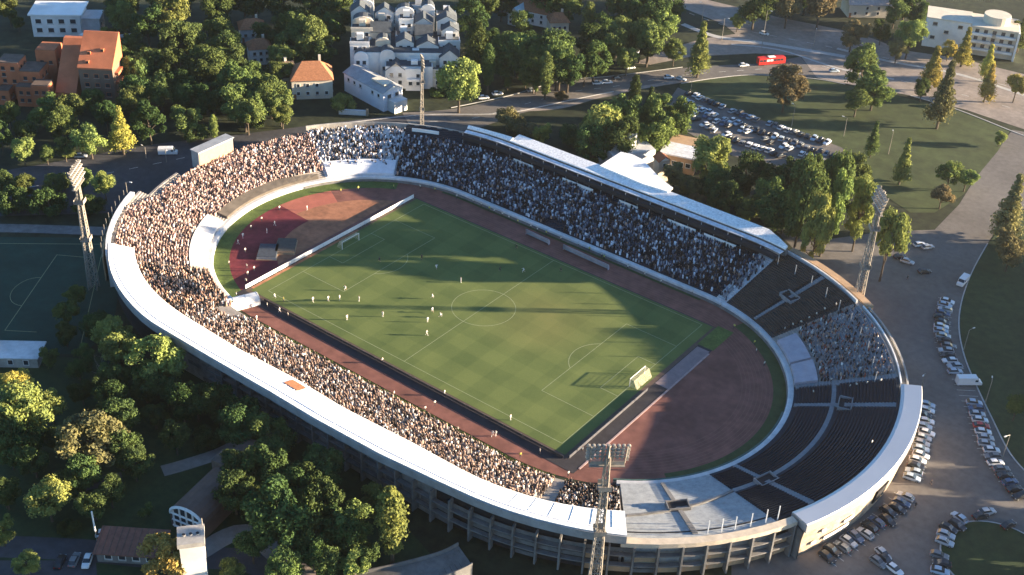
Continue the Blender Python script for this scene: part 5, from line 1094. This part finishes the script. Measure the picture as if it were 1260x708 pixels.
box(wg, 'wall', -L/2, L/2, 0, 9, 0, 7.5, mat('white_render_in_shade', (.66, .68, .72), var=.08, scale=.3)); gable(wg, 'roof', -L/2, L/2, 0, 9, 7.5, 1.8, GREY, 'x', BWHITE); wgrid(wg, 'f', 0, -L/2+1, L/2-1, 4, 7.2, 6, 1, 1.2, 1.2, .3); wgrid(wg, 'r', L/2, 1, 8, 1, 7, 2, 2, 1.6, 1.5)  # white wall tinted with the bluish shade that falls on it
box(wg, 'parapet', L*.1, L*.42, 2, 6, 9.0, 9.6, CREAM); box(wg, 'entrance_block', L/2-.02, L/2+4, 2, 8, 0, 4.5, BWHITE)
l0, r0 = local(437, 142, 0); lw = empty('garden_wall', l0, r0, 'low white wall and gate block by the road below the wing', 'wall'); box(lw, 'wall', -6, 4, 0, .5, 0, 1.8, BWHITE); box(lw, 'coping', -6.2, 4.2, -.15, .65, 1.8, 2.0, CONCW); box(lw, 'gate_pier', 4, 4.9, -.2, .7, 0, 2.6, TAN)
# white apartments, top right
l0, r0 = local(1172, 62, -.28); ap = empty('apartment_block', l0, r0, 'white apartment block with a drum on its flat roof, top right', 'building')
box(ap, 'wall', -13, 5, 0, 14, 0, 12.5, BWHITE); box(ap, 'wall', 5, 24, -1.5, 14, 0, 12, CREAM); box(ap, 'roof', -13.3, 5.2, -.3, 14.3, 12.5, 13, CREAM); box(ap, 'roof', 5.2, 24.4, -1.9, 14.3, 12, 12.6, CREAM)
mb = MB(); mb.beam((15, 7, 12.6), (15, 7, 16), 11, n=20); mb.build('roof_drum', CREAM, ap); wgrid(ap, 'f', 0, -12, 3.5, 3, 12, 3, 3, 1.8, 1.3, .35, CREAM)
for zz in (2.5, 5.8, 9): 
    box(ap, 'balcony', 6, 14, -2.9, -1.5, zz, zz+.9, BWHITE); box(ap, 'balcony', 15.5, 23.5, -2.9, -1.5, zz, zz+.9, BWHITE); wgrid(ap, 'f', -1.5, 6, 23.5, zz+.6, zz+2.8, 5, 1, 1.6, 1.6, 0, CREAM)
box(ap, 'end_fin', 24, 24.8, -3, 14, 0, 12.4, WHITE)
# annex behind the far stand
l0, r0 = local(775, 218, .42); an = empty('annex_roof', l0, r0, 'white sheet-roofed annex behind the far canopy', 'building'); box(an, 'wall', -7, 9, 0, 11, 0, 9, CONCW)
ap_ = [at(*q, 12.9) for q in ((738, 204), (750, 196), (764, 187), (778, 190), (790, 196), (800, 206), (812, 219), (828, 231), (822, 236), (790, 226))]
bm = bmesh.new(); f_ = bm.faces.new([bm.verts.new(v_) for v_ in ap_]); bmesh.ops.recalc_face_normals(bm, faces=bm.faces)
if f_.normal.z < 0: f_.normal_flip()
ex = bmesh.ops.extrude_face_region(bm, geom=[f_]); 
for v_ in ex['geom']:
    if isinstance(v_, bmesh.types.BMVert): v_.co.z -= .45
bmesh.ops.recalc_face_normals(bm, faces=bm.faces); me = bpy.data.meshes.new('roof'); bm.to_mesh(me); bm.free(); me.materials.append(ROOFW); ao = obj('roof', me, an); ao.matrix_parent_inverse = (Matrix.Translation(Vector(l0)) @ Matrix.Rotation(r0, 4, 'Z')).inverted()
box(an, 'roof_hatch', 1, 4, 5, 8, 9.0, 13.6, CONCW)
l0, r0 = local(832, 212, -.35); pv = empty('pavilion', l0, r0, 'grey-roofed pavilion between two bright trees behind the far stand', 'building'); box(pv, 'wall', -6, 6, 0, 16, 0, 6, TAN); box(pv, 'roof', -6.5, 6.5, -.5, 9, 6, 6.5, ROOFB); box(pv, 'roof', -6.5, 6.5, 9.01, 17, 5.4, 5.9, TAN); wgrid(pv, 'f', 0, -5, 5, 1.5, 5, 4, 1, 1.6, 1.5)
l0, r0 = local(815, 224, .4); kb = empty('kiosk', l0, r0, 'small tan kiosk with white gable beside the annex', 'kiosk'); box(kb, 'wall', -2, 2, 0, 4, 0, 8, CREAM); gable(kb, 'roof', -2, 2, 0, 4, 8, 1.4, TERRAD, 'y', WHITE); window(kb, 0, -.03, 6.5, 1, 1)
# lower left: hall, tower, hut, ramp
a = at(232, 655); b_ = at(318, 570); c = (a+b_)/2; L = (b_-a).length
ha = empty('vaulted_hall', (c.x, c.y, 0), math.atan2(b_.y-a.y, b_.x-a.x), 'brown vaulted hall with a white lattice window in its rounded end', 'building')
hp = [(4.6*math.cos(t), 4.2+2.8*math.sin(t)) for t in np.linspace(0, PI, 11)]; mb = MB(); mb.prism([(4.6, 0)]+hp+[(-4.6, 0)], -L/2, L/2); mb.V = [(y, x, z) for x, y, z in mb.V]
mb.build('vault', mat('vault_brown', (.14, .09, .07), var=.2, scale=.3), ha); mb = MB(); mb.prism([(4.0, .3)]+[(x*.88, z-.35) for x, z in hp]+[(-4.0, .3)], -L/2-.06, -L/2+.02); mb.V = [(y, x, z) for x, y, z in mb.V]; gw = mb.build('end_window', GLASS, ha)
for k in range(5): mb = MB(); yy = -3.6+1.8*k; zz = 4.0+2.3*math.sqrt(max(0, 1-(yy/4.1)**2)); mb.beam((-L/2-.12, yy, .3), (-L/2-.12, yy, zz), .4); mb.build('mullion', WHITE, gw)
for k in range(3): mb = MB(); mb.beam((-L/2-.12, -4.0, .6+1.8*k), (-L/2-.12, 4.0, .6+1.8*k), .4); mb.build('mullion', WHITE, gw)
mb = MB()
for j in range(10): mb.beam((-L/2-.1, hp[j][0]*.95, hp[j][1]-.1), (-L/2-.1, hp[j+1][0]*.95, hp[j+1][1]-.1), .6)
mb.build('arch_frame', WHITE, gw)
mb = MB(); mb.prism([(-2, 5), (-2, 7.6), (2, 7.6), (2, 5)], -2, 2); mb.V = [(x+4, y+2.5, z) for x, y, z in mb.V]; mb.build('roof_vent', BROWNR, ha)
p = at(243, 722); tw = empty('chimney_tower', (p.x, p.y, 0), VANG+.25, 'square white tower with three dark flues on top', 'tower')
box(tw, 'shaft', -2.4, 2.4, -2.4, 2.4, 0, 14, BWHITE); box(tw, 'cap', -2.75, 2.75, -2.75, 2.75, 14, 15.1, CONC)
for k in (-1, 0, 1): mb = MB(); mb.beam((k*1.4, 0, 15.1), (k*1.4, 0, 15.35), .95, n=12); f_ = mb.build('flue', CONC, tw); mb = MB(); mb.beam((k*1.4, 0, 15.3), (k*1.4, 0, 15.38), .7, n=12); mb.build('flue_opening', DARK, f_)
mb = MB(); mb.beam((2.4, 2.4, 15), (2.4, 2.4, 17), .12); mb.build('aerial', STEEL, tw)
l0, r0 = local(160, 694, -.02); hu = empty('hut', l0, r0, 'low hut with a brown ribbed roof beside the white tower', 'hut'); box(hu, 'wall', -7, 7, 0, 6, 0, 3, CONCD)
mb = MB(); mb.prism([(-.8, 2.9), (-.8, 3.15), (6.5, 4.4), (6.5, 4.1)], -7.5, 7.5); mb.V = [(y, x, z) for x, y, z in mb.V]; ro_ = mb.build('roof', mat('hut_roof', (.20, .09, .065), var=.2, scale=1), hu)
for k in range(11): mb = MB(); xx = -7+k*1.4; mb.beam((xx, -.75, 3.2), (xx, 6.45, 4.45), .1); mb.build('roof_rib', BROWNR, ro_)
wgrid(hu, 'f', 0, -6, 6, .6, 2.8, 4, 1, 1.4, 1.1)
l0, r0 = local(-10, 452, .05); ps = empty('low_building', l0, r0, 'low grey flat-roofed building at the edge of the training pitch', 'building'); box(ps, 'wall', -10, 12, 0, 7, 0, 3, CONC); box(ps, 'roof', -10.4, 12.4, -.4, 7.4, 3, 3.3, CONCW); wgrid(ps, 'f', 0, -9, 11, .8, 2.6, 5, 1)
rp_ = empty('ramp', (0, 0, 0), label='curved concrete ramp at the foot of the near facade', cat='ramp')
pts = [at(*q) for q in smooth_px([(572, 697), (545, 706), (490, 717), (430, 726)])]; mb = MB()
for k in range(len(pts)-1):
    d = (pts[k+1]-pts[k]).normalized(); nn = Vector((-d.y, d.x, 0)); h0 = 3.0*(1-k/len(pts)); h1 = 3.0*(1-(k+1)/len(pts))
    for s_, wd in ((0, 3.2),):
        A_, B_ = pts[k]-nn*wd, pts[k+1]-nn*wd; C_, D_ = pts[k+1]+nn*wd, pts[k]+nn*wd
        mb.poly([(A_.x, A_.y, h0+.3), (B_.x, B_.y, h1+.3), (C_.x, C_.y, h1+.3), (D_.x, D_.y, h0+.3)]); mb.poly([(A_.x, A_.y, 0), (B_.x, B_.y, 0), (B_.x, B_.y, h1+.3), (A_.x, A_.y, h0+.3)]); mb.poly([(D_.x, D_.y, h0+.3), (C_.x, C_.y, h1+.3), (C_.x, C_.y, 0), (D_.x, D_.y, 0)])
mb.build('deck', CONCD, rp_)
for sg in (-1, 1):
    mb = MB(); Q = []
    for k in range(len(pts)):
        d = (pts[min(k+1, len(pts)-1)]-pts[max(k-1, 0)]).normalized(); nn = Vector((-d.y, d.x, 0))*sg; h0 = 3.0*(1-k/len(pts))
        a_ = pts[k]+nn*3.2; b2 = pts[k]+nn*3.5; Q.append(((a_.x, a_.y, h0+1.2), (b2.x, b2.y, h0+1.2), (b2.x, b2.y, 0), (a_.x, a_.y, 0)))
    for k in range(len(Q)-1):
        for j in range(4): mb.poly([Q[k][j], Q[k+1][j], Q[k+1][(j+1) % 4], Q[k][(j+1) % 4]])
    mb.build('side_wall', CONCD, rp_)

# ------------------------------------------------------------------ road paint
RP = mat('road_paint', (.55, .54, .50), var=.2, scale=1.5)
def dashes(px, on, off, wd, z, parent):
    pts_ = path_pts(px, .5); mb = MB(); k = 0; per_ = int((on+off)/.5); n_on = int(on/.5)
    while k+n_on < len(pts_):
        p, d = pts_[k]; q, _ = pts_[k+n_on]; nn = Vector((-d.y, d.x, 0))*wd/2
        mb.poly([(v_.x, v_.y, z) for v_ in (p-nn, q-nn, q+nn, p+nn)]); k += per_
    mb.build('road_marking', RP, parent, kind='stuff')
dashes([(500, 151), (580, 146), (640, 130), (700, 114), (760, 106), (840, 93), (940, 85)], 3, 5, .25, .075, road_top)
dashes([(-30, 245), (60, 226), (140, 212), (200, 200), (300, 180), (420, 167)], 3, 5, .22, .06, roadL)
dashes([(830, 10), (900, 34), (980, 50), (1060, 66), (1150, 84), (1262, 112)], 3, 5, .3, .1, junction)
dashes([(1010, 82), (1100, 98), (1180, 116), (1262, 138)], 3, 5, .3, .1, junction)
def bays(px, gap, ln_, parent, z):
    mb = MB()
    for p, d in path_pts(px, gap):
        nn = Vector((-d.y, d.x, 0))*ln_/2; t_ = d*.07; mb.poly([(v_.x, v_.y, z) for v_ in (p-nn-t_, p-nn+t_, p+nn+t_, p+nn-t_)])
    mb.build('bay_marking', RP, parent, kind='stuff')
bays([(1166, 364), (1160, 392), (1160, 418), (1168, 442), (1180, 462), (1199, 505), (1214, 552), (1246, 600)], 2.4, 5, plaza, .05)
bays([(1141, 490), (1138, 525), (1131, 560), (1122, 592)], 2.4, 5, plaza, .05); bays([(1118, 606), (1070, 652), (1012, 694)], 2.6, 5, plaza, .05)

# ------------------------------------------------------------------ evening haze
mb = MB(); mb.box((0, 0, 102), (6400, 6400, 206)); hm = bpy.data.materials.new('evening_air'); hm.use_nodes = True; hn = hm.node_tree.nodes
for k in list(hn):
    if k.type != 'OUTPUT_MATERIAL': hn.remove(k)
pv_ = hn.new('ShaderNodeVolumePrincipled'); pv_.inputs['Color'].default_value = (.95, .95, .96, 1); pv_.inputs['Density'].default_value = .00006; pv_.inputs['Anisotropy'].default_value = .7
hm.node_tree.links.new(pv_.outputs[0], [k for k in hn if k.type == 'OUTPUT_MATERIAL'][0].inputs['Volume'])
mb.build('haze', hm, kind='stuff', label='thin warm evening haze over the whole scene')
